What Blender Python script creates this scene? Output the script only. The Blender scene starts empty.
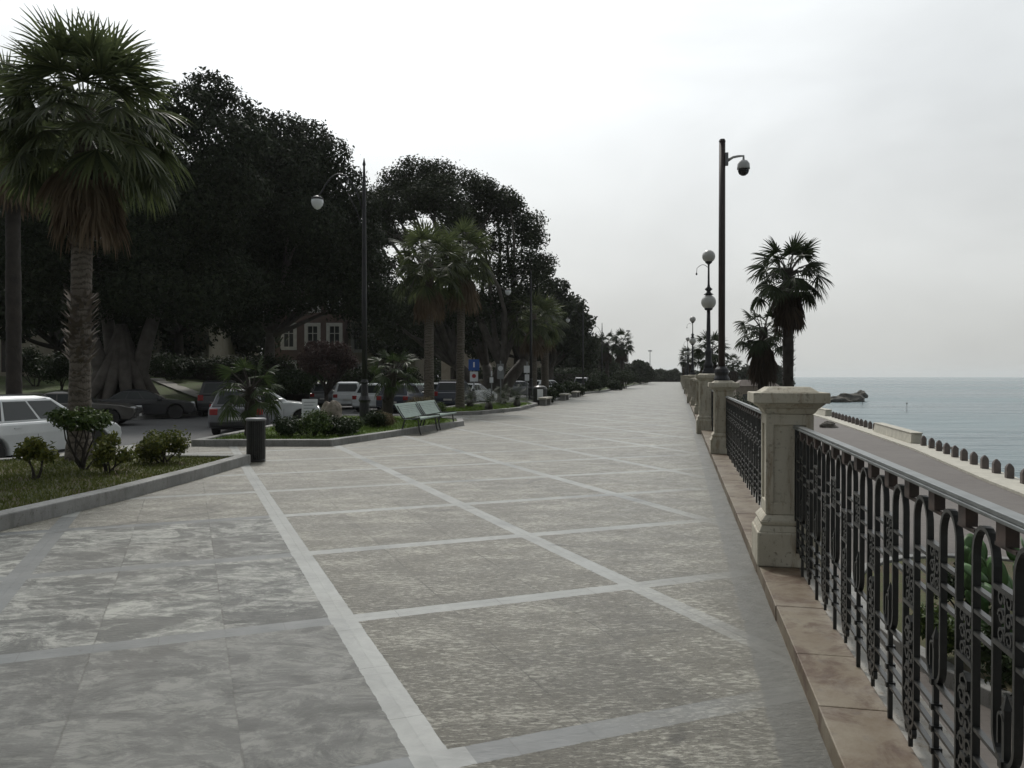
import bpy, math, random
import numpy as np
from mathutils import Vector, Matrix
PI = math.pi
R = math.radians
rnd = random.Random(7)
rng = np.random.default_rng(7)
scene = bpy.context.scene
COL = scene.collection
F, CX, HY, CAMH = 790.0, 512.0, 376.0, 1.6

# ------------------------------------------------------------------ helpers
def gx(px, d):                       # sideways position of something seen at column px, d metres ahead
    return (px - CX) / F * d
def hz(py, d):                       # height of something seen at row py, d metres ahead
    return CAMH - (py - HY) * d / F

def new_obj(name, data, parent=None):
    o = bpy.data.objects.new(name, data)
    COL.objects.link(o)
    if parent is not None:
        o.parent = parent
    return o

def tag(o, label=None, cat=None, group=None, kind=None):
    if label: o['label'] = label
    if cat: o['category'] = cat
    if group: o['group'] = group
    if kind: o['kind'] = kind
    return o

def thing(name, label, cat, loc=(0, 0, 0), rz=0.0, group=None, scale=1.0):
    o = new_obj(name, None)
    o.empty_display_size = 0.2
    o.location = loc
    o.rotation_euler = (0, 0, rz)
    o.scale = (scale,) * 3
    return tag(o, label, cat, group)

KIDS = {}
def copy_tree(o, parent=None):
    c = o.copy()
    COL.objects.link(c)
    if parent is not None:
        c.parent = parent
    for ch in list(o.children):
        copy_tree(ch, c)
    return c

def dup(o, loc, rz=0.0, label=None, group=None, scale=None):
    c = copy_tree(o)
    c.location = loc
    c.rotation_euler = (0, 0, rz)
    if scale: c.scale = (scale,) * 3
    if label: c['label'] = label
    if group: c['group'] = group
    return c

class MB:
    def __init__(s):
        s.v = []; s.f = []
    def add(s, vs, fs):
        n = len(s.v)
        s.v += [tuple(p) for p in vs]
        s.f += [tuple(i + n for i in f) for f in fs]
        return s
    def box(s, x0, x1, y0, y1, z0, z1):
        return s.add([(x0,y0,z0),(x1,y0,z0),(x1,y1,z0),(x0,y1,z0),(x0,y0,z1),(x1,y0,z1),(x1,y1,z1),(x0,y1,z1)],
                     [(0,3,2,1),(4,5,6,7),(0,1,5,4),(1,2,6,5),(2,3,7,6),(3,0,4,7)])
    def cbox(s, c, sz):
        return s.box(c[0]-sz[0]/2, c[0]+sz[0]/2, c[1]-sz[1]/2, c[1]+sz[1]/2, c[2]-sz[2]/2, c[2]+sz[2]/2)
    def frus(s, x0, x1, y0, y1, z0, z1, i):      # box with its top inset by i (can be negative)
        return s.add([(x0,y0,z0),(x1,y0,z0),(x1,y1,z0),(x0,y1,z0),(x0+i,y0+i,z1),(x1-i,y0+i,z1),(x1-i,y1-i,z1),(x0+i,y1-i,z1)],
                     [(0,3,2,1),(4,5,6,7),(0,1,5,4),(1,2,6,5),(2,3,7,6),(3,0,4,7)])
    def lathe(s, prof, n=20, c=(0,0,0)):
        vs = []; fs = []
        for r, z in prof:
            for k in range(n):
                a = 2*PI*k/n
                vs.append((c[0]+r*math.cos(a), c[1]+r*math.sin(a), c[2]+z))
        for i in range(len(prof)-1):
            for k in range(n):
                k2 = (k+1) % n
                fs.append((i*n+k, i*n+k2, (i+1)*n+k2, (i+1)*n+k))
        fs.append(tuple(range(n))[::-1]); fs.append(tuple((len(prof)-1)*n+k for k in range(n)))
        return s.add(vs, fs)
    def tube(s, pts, rad, n=8, flat=None):
        pts = [Vector(p) for p in pts]
        if not hasattr(rad, '__len__'): rad = [rad]*len(pts)
        vs = []; fs = []
        up = Vector((0,0,1))
        t0 = (pts[1]-pts[0]).normalized()
        side = t0.cross(up)
        if side.length < .05: side = Vector((1,0,0))
        side.normalize()
        for i, p in enumerate(pts):
            if i == 0: t = pts[1]-pts[0]
            elif i == len(pts)-1: t = pts[-1]-pts[-2]
            else: t = pts[i+1]-pts[i-1]
            t.normalize()
            side = (side - t*side.dot(t))
            side.normalize()
            b = t.cross(side)
            for k in range(n):
                a = 2*PI*k/n
                vs.append(p + (side*math.cos(a)+b*math.sin(a))*rad[i])
        for i in range(len(pts)-1):
            for k in range(n):
                k2 = (k+1) % n
                fs.append((i*n+k, i*n+k2, (i+1)*n+k2, (i+1)*n+k))
        fs.append(tuple(range(n))[::-1]); fs.append(tuple((len(pts)-1)*n+k for k in range(n)))
        return s.add(vs, fs)
    def strip_bar(s, pts, w, th):
        """flat iron swept through points lying in the y-z plane: w across (x), th in the plane"""
        vs = []; fs = []
        P = [Vector((0, p[0], p[1])) for p in pts]
        for i, p in enumerate(P):
            if i == 0: t = P[1]-P[0]
            elif i == len(P)-1: t = P[-1]-P[-2]
            else: t = P[i+1]-P[i-1]
            t.normalize()
            nn = Vector((0, -t.z, t.y))
            for sx, sn in ((-1,-1),(1,-1),(1,1),(-1,1)):
                vs.append(p + nn*(sn*th/2) + Vector((sx*w/2,0,0)))
        for i in range(len(P)-1):
            for k in range(4):
                k2 = (k+1) % 4
                fs.append((i*4+k, i*4+k2, (i+1)*4+k2, (i+1)*4+k))
        fs.append((3,2,1,0)); e = (len(P)-1)*4; fs.append((e, e+1, e+2, e+3))
        return s.add(vs, fs)
    def prism(s, poly, z0, z1):
        n = len(poly)
        vs = [(p[0],p[1],z0) for p in poly]+[(p[0],p[1],z1) for p in poly]
        fs = [tuple(range(n))[::-1], tuple(range(n,2*n))]
        for k in range(n):
            k2 = (k+1) % n
            fs.append((k,k2,n+k2,n+k))
        return s.add(vs, fs)
    def build(s, name, mat, parent=None, smooth=False, bevel=0.0, seg=2):
        me = bpy.data.meshes.new(name)
        me.from_pydata(s.v, [], s.f)
        me.validate()
        if smooth:
            me.polygons.foreach_set('use_smooth', [True]*len(me.polygons))
        if mat: me.materials.append(mat)
        me.update()
        o = new_obj(name, me, parent)
        if bevel:
            b = o.modifiers.new('b', 'BEVEL'); b.width = bevel; b.segments = seg; b.limit_method = 'ANGLE'; b.angle_limit = R(35)
        return o

def np_mesh(name, V, Fq, mat, parent=None):
    me = bpy.data.meshes.new(name)
    nv, nf = len(V), len(Fq)
    me.vertices.add(nv); me.vertices.foreach_set('co', np.ascontiguousarray(V, dtype=np.float32).ravel())
    me.loops.add(nf*4); me.loops.foreach_set('vertex_index', np.ascontiguousarray(Fq, dtype=np.int32).ravel())
    me.polygons.add(nf)
    me.polygons.foreach_set('loop_start', np.arange(0, nf*4, 4, dtype=np.int32))
    me.polygons.foreach_set('loop_total', np.full(nf, 4, dtype=np.int32))
    me.materials.append(mat)
    me.update(calc_edges=True)
    return new_obj(name, me, parent)

# ------------------------------------------------------------------ materials
class NT:
    def __init__(s, name):
        s.m = bpy.data.materials.new(name); s.m.use_nodes = True
        s.t = s.m.node_tree; s.n = s.t.nodes; s.n.clear()
        s.out = s.n.new('ShaderNodeOutputMaterial')
        s.p = s.n.new('ShaderNodeBsdfPrincipled')
        s.l(s.p.outputs[0], s.out.inputs[0])
    def l(s, a, b): s.t.links.new(a, b)
    def node(s, typ, **kw):
        x = s.n.new(typ)
        for k, v in kw.items(): setattr(x, k, v)
        return x
    def sv(s, inp, v):
        if isinstance(v, bpy.types.NodeSocket): s.l(v, inp)
        else: inp.default_value = v
    def math(s, op, a, b=0.0, c=None, clamp=False):
        x = s.node('ShaderNodeMath', operation=op, use_clamp=clamp)
        s.sv(x.inputs[0], a); s.sv(x.inputs[1], b)
        if c is not None: s.sv(x.inputs[2], c)
        return x.outputs[0]
    def mix(s, f, a, b, blend='MIX'):
        x = s.node('ShaderNodeMix', data_type='RGBA', blend_type=blend)
        s.sv(x.inputs[0], f)
        s.sv(x.inputs[6], a if isinstance(a, bpy.types.NodeSocket) else (*a, 1))
        s.sv(x.inputs[7], b if isinstance(b, bpy.types.NodeSocket) else (*b, 1))
        return x.outputs[2]
    def noise(s, vec, scale, detail=4, rough=.55, dist=0.0, out=0):
        x = s.node('ShaderNodeTexNoise')
        if vec is not None: s.l(vec, x.inputs['Vector'])
        x.inputs['Scale'].default_value = scale; x.inputs['Detail'].default_value = detail
        x.inputs['Roughness'].default_value = rough; x.inputs['Distortion'].default_value = dist
        return x.outputs[out]
    def voro(s, vec, scale, feature='F1', out=0):
        x = s.node('ShaderNodeTexVoronoi', feature=feature)
        if vec is not None: s.l(vec, x.inputs['Vector'])
        x.inputs['Scale'].default_value = scale
        return x.outputs[out]
    def ramp(s, f, a, b, lo=0.0, hi=1.0):
        x = s.node('ShaderNodeMapRange'); x.clamp = True
        s.sv(x.inputs[0], f); x.inputs[1].default_value = a; x.inputs[2].default_value = b
        x.inputs[3].default_value = lo; x.inputs[4].default_value = hi
        return x.outputs[0]
    def pos(s): return s.node('ShaderNodeNewGeometry').outputs['Position']
    def objc(s): return s.node('ShaderNodeTexCoord').outputs['Object']
    def island(s): return s.node('ShaderNodeNewGeometry').outputs['Random Per Island']
    def mapping(s, vec, rot=(0,0,0), scale=(1,1,1), loc=(0,0,0)):
        x = s.node('ShaderNodeMapping'); s.l(vec, x.inputs[0])
        x.inputs['Rotation'].default_value = rot; x.inputs['Scale'].default_value = scale; x.inputs['Location'].default_value = loc
        return x.outputs[0]
    def bump(s, h, strength=.3, dist=.01):
        x = s.node('ShaderNodeBump'); s.l(h, x.inputs['Height'])
        x.inputs['Strength'].default_value = strength; x.inputs['Distance'].default_value = dist
        s.l(x.outputs[0], s.p.inputs['Normal'])
    def base(s, c): s.sv(s.p.inputs['Base Color'], c if isinstance(c, bpy.types.NodeSocket) else (*c, 1))
    def rough(s, r): s.sv(s.p.inputs['Roughness'], r)

def simple(name, c1, c2=None, scale=4, rough=.6, metal=0.0, bump=0.0, bscale=30, bdist=.005, spec=.5, obj=False, detail=5):
    n = NT(name)
    v = n.objc() if obj else n.pos()
    if c2 is None: c2 = tuple(x*.75 for x in c1)
    f = n.ramp(n.noise(v, scale, detail), .32, .68)
    n.base(n.mix(f, c1, c2)); n.rough(rough); n.p.inputs['Metallic'].default_value = metal
    n.p.inputs['Specular IOR Level'].default_value = spec
    if bump: n.bump(n.noise(v, bscale, 4), bump, bdist)
    return n.m

def foliage_mat(name, dark, light, rough=.5, transl=.25, tip=None):
    n = NT(name)
    isl = n.island()
    c = n.mix(isl, dark, light)
    big = n.ramp(n.noise(n.pos(), .8, 3), .35, .65)
    c = n.mix(big, n.mix(.45, c, dark), c)
    n.base(c); n.rough(max(rough, .42))
    n.p.inputs['Specular IOR Level'].default_value = .25 if rough < .42 else .12
    if transl:
        tr = n.node('ShaderNodeBsdfTranslucent'); n.l(c, tr.inputs[0])
        mx = n.node('ShaderNodeMixShader'); mx.inputs[0].default_value = transl
        n.l(n.p.outputs[0], mx.inputs[1]); n.l(tr.outputs[0], mx.inputs[2]); n.l(mx.outputs[0], n.out.inputs[0])
    return n.m

def paving_mat():
    n = NT('promenade_paving')
    P = n.pos()
    ang = R(22.3)
    G = n.mapping(P, rot=(0, 0, -ang))          # G.x = across the long stripes, G.y along them
    sp = n.node('ShaderNodeSeparateXYZ'); n.l(G, sp.inputs[0])
    v, u = sp.outputs[0], sp.outputs[1]
    wob = n.math('MULTIPLY', n.math('SUBTRACT', n.noise(P, 14, 5, .7), .5), .026)
    def line(c, off, per, half):
        x = n.math('ADD', n.math('SUBTRACT', c, off - per/2), wob)
        m = n.math('SUBTRACT', n.math('FLOORED_MODULO', x, per), per/2)
        return n.math('LESS_THAN', n.math('ABSOLUTE', m), half)
    LA = line(v, .94, 2.2, .083); LB = line(u, 3.14, 2.07, .083)
    # cell ids
    ca = n.math('FLOOR', n.math('DIVIDE', n.math('SUBTRACT', v, .94), 2.2))
    cb = n.math('FLOOR', n.math('DIVIDE', n.math('SUBTRACT', u, 3.14), 2.07))
    cid = n.node('ShaderNodeCombineXYZ'); n.l(ca, cid.inputs[0]); n.l(cb, cid.inputs[1])
    wn = n.node('ShaderNodeTexWhiteNoise', noise_dimensions='3D'); n.l(cid.outputs[0], wn.inputs[0])
    cellr = wn.outputs[0]
    # slabs within a cell (0.69 x 0.72)
    sa = n.math('FLOOR', n.math('DIVIDE', n.math('SUBTRACT', v, .94), 2.2/3))
    sb = n.math('FLOOR', n.math('DIVIDE', n.math('SUBTRACT', u, 3.14), 2.07/2))
    sid = n.node('ShaderNodeCombineXYZ'); n.l(sa, sid.inputs[0]); n.l(sb, sid.inputs[1]); sid.inputs[2].default_value = 3.3
    wn2 = n.node('ShaderNodeTexWhiteNoise', noise_dimensions='3D'); n.l(sid.outputs[0], wn2.inputs[0])
    slabr = wn2.outputs[0]
    # area of smooth marble: left front cells
    smooth = n.math('MULTIPLY', n.math('LESS_THAN', v, .94), n.math('LESS_THAN', u, 9.35))
    smooth = n.math('MULTIPLY', smooth, n.math('GREATER_THAN', n.math('ADD', cellr, .75), .8))
    # rough split stone: speckled chips
    va = n.mapping(P, rot=(0, 0, -ang - .1), scale=(.62, 1.75, 1))
    dens = n.math('MULTIPLY', n.math('SUBTRACT', n.noise(n.mapping(P, rot=(0,0,-.9), scale=(1,2.0,1)), 1.6, 5, .65), .5), .30)
    chip = n.ramp(n.math('ADD', n.noise(va, 24, 9, .80), dens), .525, .575)
    chip2 = n.ramp(n.math('ADD', n.noise(va, 70, 6, .8), dens), .51, .57)
    chip3 = n.ramp(n.noise(n.mapping(P, loc=(3,5,0)), 21, 8, .8), .40, .50)
    rc = n.mix(chip3, (.125, .116, .092), (.235, .220, .182))
    rc = n.mix(n.math('MULTIPLY', chip2, .45), rc, (.56, .54, .48))
    rc = n.mix(n.math('MULTIPLY', chip, .75), rc, (.92, .90, .82))
    # marble: swirls
    off = n.node('ShaderNodeVectorMath', operation='MULTIPLY_ADD'); n.l(wn2.outputs[1], off.inputs[0]); off.inputs[1].default_value = (7,7,7)
    n.l(P, off.inputs[2])
    mv = n.ramp(n.noise(n.mapping(off.outputs[0], rot=(0,0,.7), scale=(1.0,1.5,1)), 1.7, 12, .78, .7), .46, .545)
    mv2 = n.math('MULTIPLY', mv, n.ramp(n.noise(n.mapping(off.outputs[0], rot=(0,0,.4), scale=(1,1.8,1)), 5.0, 10, .82, .8), .46, .54))
    mc = n.mix(mv, (.085, .095, .090), (.26, .275, .268))
    mc = n.mix(n.math('MULTIPLY', mv2, .65), mc, (.78, .79, .76))
    mc = n.mix(n.math('MULTIPLY', n.ramp(n.noise(va, 40, 4, .7), .56, .66), .25), mc, (.5, .5, .48))
    dk = n.math('MULTIPLY', n.math('LESS_THAN', n.math('ADD', u, n.math('MULTIPLY', slabr, .01)), 5.21), n.math('GREATER_THAN', v, -1.9))
    mc = n.mix(n.math('MULTIPLY', dk, .55), mc, (.15, .15, .145))
    col = n.mix(smooth, rc, mc)
    # slab to slab tone
    col = n.mix(1.0, col, n.mix(slabr, (.86,.86,.85), (1.08,1.08,1.06)), 'MULTIPLY')
    # joints
    JA = line(v, .94, 2.2/3, .005); JB = line(u, 3.14, 2.07/2, .0045)
    # joints half hidden by wear
    J = n.math('MAXIMUM', n.math('MULTIPLY', JA, 1.0), n.math('MULTIPLY', JB, .8))
    Jf = n.math('MULTIPLY', J, n.ramp(n.noise(P, 2.3, 3), .42, .6, .1, .75))
    col = n.mix(Jf, col, (.09, .085, .07))
    # pale marble bands
    L = n.math('MAXIMUM', LA, LB)
    band = n.mix(n.ramp(n.noise(P, 3.5, 6, .7, 1.0), .35, .7), (.48, .50, .505), (.64, .66, .66))
    gband = n.mix(n.ramp(n.noise(P, 2.5, 5), .35, .7), (.20, .22, .235), (.28, .30, .315))
    isg = n.math('MAXIMUM', n.math('MULTIPLY', n.math('LESS_THAN', v, .85), n.math('LESS_THAN', u, 10.2)),
                 n.ramp(n.noise(P, .55, 3), .54, .66, 0, .8))
    isg = n.math('MAXIMUM', isg, n.math('MULTIPLY', n.math('LESS_THAN', u, 3.4), n.math('MULTIPLY', LB, n.math('GREATER_THAN', v, 1.1))))
    bandc = n.mix(isg, band, gband)
    bj = n.math('MULTIPLY', n.math('MAXIMUM', line(v, 1.3, .735, .003), line(u, 3.6, .69, .003)), .45)
    bandc = n.mix(bj, bandc, (.12, .12, .115))
    sx = n.node('ShaderNodeSeparateXYZ'); n.l(P, sx.inputs[0])
    od = n.math('SUBTRACT', n.math('SUBTRACT', sx.outputs[0], n.math('MULTIPLY', sx.outputs[1], .2105)), .64)
    fade = n.ramp(n.math('ADD', od, n.math('MULTIPLY', n.noise(P, 1.5, 4), .6)), -.9, .1, 1.0, .25)
    col = n.mix(n.math('MULTIPLY', L, fade), col, bandc)
    bord = n.ramp(n.math('ADD', n.math('ADD', od, n.math('MULTIPLY', wob, 1.5)), n.math('MULTIPLY', n.math('SUBTRACT', n.noise(P, 5, 4), .5), .06)), -.225, -.205, 0, .85)
    bcol = n.mix(n.ramp(n.noise(P, 5, 5), .3, .7), (.17, .175, .17), (.30, .305, .295))
    col = n.mix(bord, col, bcol)
    # dirt near the plinth and general grime
    dirt = n.math('MULTIPLY', n.ramp(n.math('ADD', od, n.math('MULTIPLY', n.noise(P, 2, 4), .8)), -.2, .55), .5)
    col = n.mix(dirt, col, (.20, .19, .16))
    grime = n.ramp(n.noise(P, .35, 6, .65), .42, .68)
    col = n.mix(n.math('MULTIPLY', grime, .30), col, (.15, .145, .13))
    gum = n.ramp(n.voro(P, 1.7), .018, .030, .75, 0)
    col = n.mix(gum, col, (.05, .048, .042))
    crk = n.ramp(n.math('ADD', n.voro(n.mapping(P, rot=(0,0,.4), scale=(.5,1,1)), .55, 'DISTANCE_TO_EDGE'), n.math('MULTIPLY', n.math('SUBTRACT', n.noise(P, 3, 5), .5), .12)), .0, .006, .6, 0)
    col = n.mix(n.math('MULTIPLY', crk, n.ramp(n.noise(P, .4, 2), .52, .56)), col, (.06, .055, .045))
    warm = n.ramp(n.noise(P, .5, 3), .5, .75)
    col = n.mix(n.math('MULTIPLY', warm, .14), col, (.25, .20, .15))
    col = n.mix(1.0, col, (.53, .53, .505), 'MULTIPLY')
    n.base(col)
    n.rough(n.math('ADD', n.ramp(n.noise(P, 6, 5), .3, .7, .36, .56), n.math('MULTIPLY', smooth, .10)))
    n.p.inputs['Specular IOR Level'].default_value = .5
    h = n.math('ADD', n.math('MULTIPLY', n.noise(va, 22, 6, .7), n.math('SUBTRACT', 1.0, n.math('MULTIPLY', n.math('MAXIMUM', n.math('MULTIPLY', smooth, .7), L), .8))),
               n.math('MULTIPLY', Jf, -.6))
    n.bump(h, .85, .02)
    return n.m

def pink_slab_mat():
    n = NT('pink_limestone')
    P = n.pos(); isl = n.island()
    a = n.mix(isl, (.125, .088, .052), (.175, .140, .095))
    st = n.ramp(n.noise(P, 3.0, 6, .65), .38, .66)
    c = n.mix(st, a, (.21, .18, .13))
    c = n.mix(n.ramp(n.noise(P, 3.6, 6, .72, .6), .47, .62, 0, .85), c, (.075, .040, .022))
    c = n.mix(n.ramp(n.noise(P, 2.1, 6, .72), .55, .68, 0, .6), c, (.24, .21, .165))
    c = n.mix(n.ramp(n.noise(P, 9, 5, .7), .55, .72, 0, .6), c, (.13, .11, .09))
    n.base(c); n.rough(.6); n.bump(n.noise(P, 40, 5), .4, .006)
    return n.m

def stone_mat(name, c1, c2, stain=(.20,.14,.08), amt=.6, rust=0):
    n = NT(name)
    P = n.pos()
    c = n.mix(n.ramp(n.noise(P, 2.2, 5), .35, .65), c1, c2)
    st = n.ramp(n.noise(n.mapping(P, scale=(5, 5, 1.0)), 2.4, 6, .7), .50, .70, 0, amt)
    c = n.mix(st, c, stain)
    c = n.mix(n.ramp(n.noise(P, 14, 5, .7), .60, .70, 0, .45), c, (.12, .11, .09))
    c = n.mix(n.ramp(n.noise(P, 26, 4, .6), .60, .68, 0, .55), c, (.10,.085,.06))
    n.base(c); n.rough(.8); n.bump(n.noise(P, 45, 6, .7), .7, .008)
    return n.m

def sea_mat():
    n = NT('sea_water')
    P = n.pos()
    a = n.mapping(P, rot=(0,0,.12), scale=(.35, 1.0, 1))
    w1 = n.noise(a, .9, 5, .6)
    w2 = n.noise(a, .11, 4, .6)
    w3 = n.noise(n.mapping(P, scale=(.16, 1, 1)), .012, 4, .6)
    w4 = n.noise(a, .025, 4, .6)
    h = n.math('ADD', n.math('MULTIPLY', w1, .45), n.math('ADD', n.math('MULTIPLY', w2, 1.8), n.math('MULTIPLY', w4, 5.0)))
    n.bump(h, 1.0, 1.0)
    f = n.ramp(w3, .42, .62)
    n.base(n.mix(f, (.085, .135, .152), (.155, .215, .232)))
    n.sv(n.p.inputs['Roughness'], n.ramp(w3, .4, .62, .18, .36))
    n.p.inputs['IOR'].default_value = 1.33
    return n.m

def asphalt_mat(name, c=(.055,.057,.06), c2=(.085,.087,.09)):
    n = NT(name); P = n.pos()
    k = n.mix(n.ramp(n.noise(P, .7, 6, .65), .3, .7), c, c2)
    k = n.mix(n.ramp(n.noise(P, 60, 3, .7), .45, .7, 0, .4), k, (.16, .16, .155))
    n.base(k); n.rough(.8); n.bump(n.noise(P, 90, 3), .4, .006)
    return n.m

def lower_pave_mat():
    n = NT('lower_road_setts'); P = n.pos()
    G = n.mapping(P, rot=(0,0,R(14)))
    br = n.node('ShaderNodeTexBrick'); n.l(G, br.inputs[0]); br.inputs['Scale'].default_value = 1.0
    br.inputs['Color1'].default_value = (.092,.078,.070,1); br.inputs['Color2'].default_value = (.118,.102,.091,1); br.inputs['Mortar'].default_value = (.08,.07,.06,1)
    br.inputs['Brick Width'].default_value = .34; br.inputs['Row Height'].default_value = .2; br.inputs['Mortar Size'].default_value = .012
    c = n.mix(n.ramp(n.noise(P, .25, 5), .4, .65, 0, .4), br.outputs[0], (.145,.132,.118))
    n.base(c); n.rough(.7); n.bump(n.noise(P, 20, 3), .3, .01)
    return n.m

def lawn_mat(name, g1, g2, soil):
    n = NT(name); P = n.pos()
    c = n.mix(n.ramp(n.noise(P, 6, 5, .7), .35, .65), g1, g2)
    c = n.mix(n.ramp(n.noise(P, 1.4, 5, .65), .47, .62), c, soil)
    n.base(c); n.rough(.9); n.bump(n.noise(P, 35, 4, .7), .9, .03)
    return n.m

def car_paint(name, c, rough=.28, metal=.0):
    n = NT(name)
    n.base(n.mix(n.ramp(n.noise(n.objc(), 2.2, 4), .4, .7, 0, .5), c, tuple(x*.82+.01 for x in c)))
    n.rough(rough); n.p.inputs['Metallic'].default_value = metal
    n.p.inputs['Coat Weight'].default_value = .6; n.p.inputs['Coat Roughness'].default_value = .08
    return n.m

M = {}
M['pave'] = paving_mat()
M['pink'] = pink_slab_mat()
M['pedestal'] = stone_mat('pedestal_limestone', (.53,.50,.42), (.43,.40,.32), amt=.8)
M['strip'] = stone_mat('plinth_mortar', (.34,.33,.30), (.27,.26,.235))
M['kerb'] = stone_mat('kerb_stone', (.30,.30,.29), (.21,.21,.20), stain=(.10,.10,.09), amt=.5)
M['wallstone'] = stone_mat('wall_plaster', (.30,.27,.22), (.24,.21,.17))
M['cream'] = simple('cream_plaster', (.36,.33,.27), (.28,.25,.20), 1.5, .85)
M['paleblock'] = simple('pale_concrete', (.52,.50,.43), (.40,.385,.33), 2, .8, bump=.3)
M['iron'] = simple('painted_iron', (.011,.012,.012), (.024,.025,.023), 12, .38, 0, .35, 60, .002)
M['rustiron'] = simple('rusted_iron', (.075,.050,.040), (.035,.030,.028), 14, .65, 0, .3, 60, .002)
M['rail'] = simple('worn_handrail', (.20,.215,.215), (.13,.14,.14), 9, .38, .55, .2, 70, .001)
M['pole'] = simple('brown_pole_paint', (.040,.028,.025), (.028,.021,.02), 6, .5)
M['darkpole'] = simple('dark_pole_paint', (.012,.013,.016), (.02,.02,.023), 6, .5)
M['globe'] = simple('opal_globe', (.50,.50,.48), (.42,.42,.40), 3, .25)
M['globew'] = simple('white_globe', (.78,.80,.82), (.70,.72,.74), 3, .25)
M['whiteplastic'] = simple('white_housing', (.45,.46,.46), (.38,.39,.39), 5, .4)
M['greyplastic'] = simple('grey_housing', (.22,.23,.24), (.18,.19,.2), 5, .4)
M['blackglass'] = simple('dark_dome', (.012,.012,.014), (.02,.02,.02), 5, .12)
M['sea'] = sea_mat()
M['asphalt'] = asphalt_mat('asphalt')
M['lower'] = lower_pave_mat()
M['lawn'] = lawn_mat('planter_soil', (.060,.072,.022), (.085,.085,.032), (.085,.062,.035))
M['park'] = lawn_mat('park_grass', (.055,.085,.018), (.075,.105,.028), (.06,.06,.03))
M['brightgrass'] = lawn_mat('bright_grass', (.085,.14,.02), (.11,.17,.03), (.07,.09,.03))  # planter grass, a brighter green than the park lawn
M['earth'] = lawn_mat('rough_ground', (.08,.075,.04), (.12,.10,.06), (.13,.11,.08))
M['path'] = simple('path_gravel', (.30,.29,.26), (.22,.21,.19), 3, .85)
M['bark'] = simple('fig_bark', (.125,.112,.098), (.07,.062,.054), 2.5, .85, 0, .8, 8, .05)
M['darkbark'] = simple('dark_bark', (.05,.042,.035), (.03,.026,.022), 3, .9, 0, .8, 10, .04)
def palm_trunk_mat():
    n = NT('palm_trunk'); P = n.objc()
    sp = n.node('ShaderNodeSeparateXYZ'); n.l(P, sp.inputs[0])
    ring = n.math('PINGPONG', n.math('ADD', n.math('MULTIPLY', sp.outputs[2], 9), n.math('MULTIPLY', n.noise(P, 2.2, 5, .7), 4.5)), .5)
    c = n.mix(n.ramp(ring, .02, .3), (.055,.045,.036), (.15,.13,.108))
    c = n.mix(n.ramp(n.noise(P, 5, 5), .45, .7, 0, .6), c, (.09,.075,.06))
    n.base(c); n.rough(.9)
    n.bump(n.math('ADD', ring, n.noise(n.mapping(P, scale=(6,6,1)), 6, 4)), .8, .03)
    return n.m
M['palmtrunk'] = palm_trunk_mat()
M['palmboot'] = simple('old_leaf_base', (.15,.125,.10), (.075,.06,.048), 9, .9)
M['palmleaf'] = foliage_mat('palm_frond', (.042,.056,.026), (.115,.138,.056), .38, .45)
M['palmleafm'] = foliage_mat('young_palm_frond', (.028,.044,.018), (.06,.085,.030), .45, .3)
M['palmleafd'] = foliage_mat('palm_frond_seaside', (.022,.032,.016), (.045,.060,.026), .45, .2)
M['palmstalk'] = simple('palm_stalk', (.16,.19,.09), (.10,.12,.05), 4, .4)
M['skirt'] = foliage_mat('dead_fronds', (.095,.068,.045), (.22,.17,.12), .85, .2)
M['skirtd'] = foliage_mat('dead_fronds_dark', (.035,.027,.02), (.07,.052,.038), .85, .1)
M['ficus'] = foliage_mat('fig_leaves', (.022,.031,.018), (.048,.062,.032), .65, .12)
M['ficusb'] = foliage_mat('fig_leaves_lighter', (.024,.033,.018), (.048,.062,.030), .65, .15)
M['shrub'] = foliage_mat('shrub_leaves', (.030,.055,.018), (.10,.14,.035), .45, .25)
M['shruby'] = foliage_mat('yellowish_leaves', (.05,.07,.02), (.22,.22,.05), .5, .3)
M['shrubd'] = foliage_mat('dark_shrub_leaves', (.018,.030,.014), (.045,.065,.025), .5, .15)
M['drygrass'] = foliage_mat('dry_plant', (.12,.10,.06), (.26,.22,.14), .8, .2)
M['purple'] = foliage_mat('bronze_leaves', (.045,.030,.030), (.10,.070,.062), .6, .2)
M['cactus'] = simple('cactus_skin', (.085,.17,.055), (.05,.11,.035), 5, .5, 0, .3, 25, .01)
M['benchmetal'] = simple('bench_metal', (.23,.31,.27), (.16,.22,.19), 5, .42, .15, .2, 80, .002)
M['limestone'] = simple('rough_limestone', (.34,.30,.25), (.20,.17,.14), 3, .9, 0, 1.0, 7, .08)
M['rock'] = simple('shore_rock', (.13,.12,.10), (.07,.065,.055), .3, .9, 0, 1.0, 1.0, .4)
M['bollard'] = simple('bollard_stone', (.15,.125,.115), (.105,.09,.085), 3, .85, 0, .3, 20, .01)
M['brickred'] = simple('red_plaster', (.115,.078,.070), (.085,.060,.055), 2, .9)
M['winwhite'] = simple('white_window_frame', (.46,.46,.45), (.36,.36,.35), 3, .6)
M['pane'] = simple('window_glass', (.03,.035,.04), (.05,.055,.06), 2, .08)
M['shutter'] = simple('dark_shutter', (.035,.03,.028), (.05,.042,.038), 3, .7)
M['rooft'] = simple('roof_tiles', (.20,.17,.15), (.14,.12,.105), 2, .85)
M['signwhite'] = simple('sign_white', (.80,.82,.84), (.74,.76,.78), 2, .4)
M['signblue'] = simple('sign_blue', (.02,.10,.42), (.02,.09,.36), 2, .35)
M['signred'] = simple('sign_red', (.45,.03,.03), (.38,.03,.03), 2, .4)
M['print'] = simple('sign_print', (.18,.2,.24), (.14,.16,.2), 2, .5)
M['galv'] = simple('galvanised', (.28,.29,.29), (.22,.23,.23), 5, .45, .5)
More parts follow.
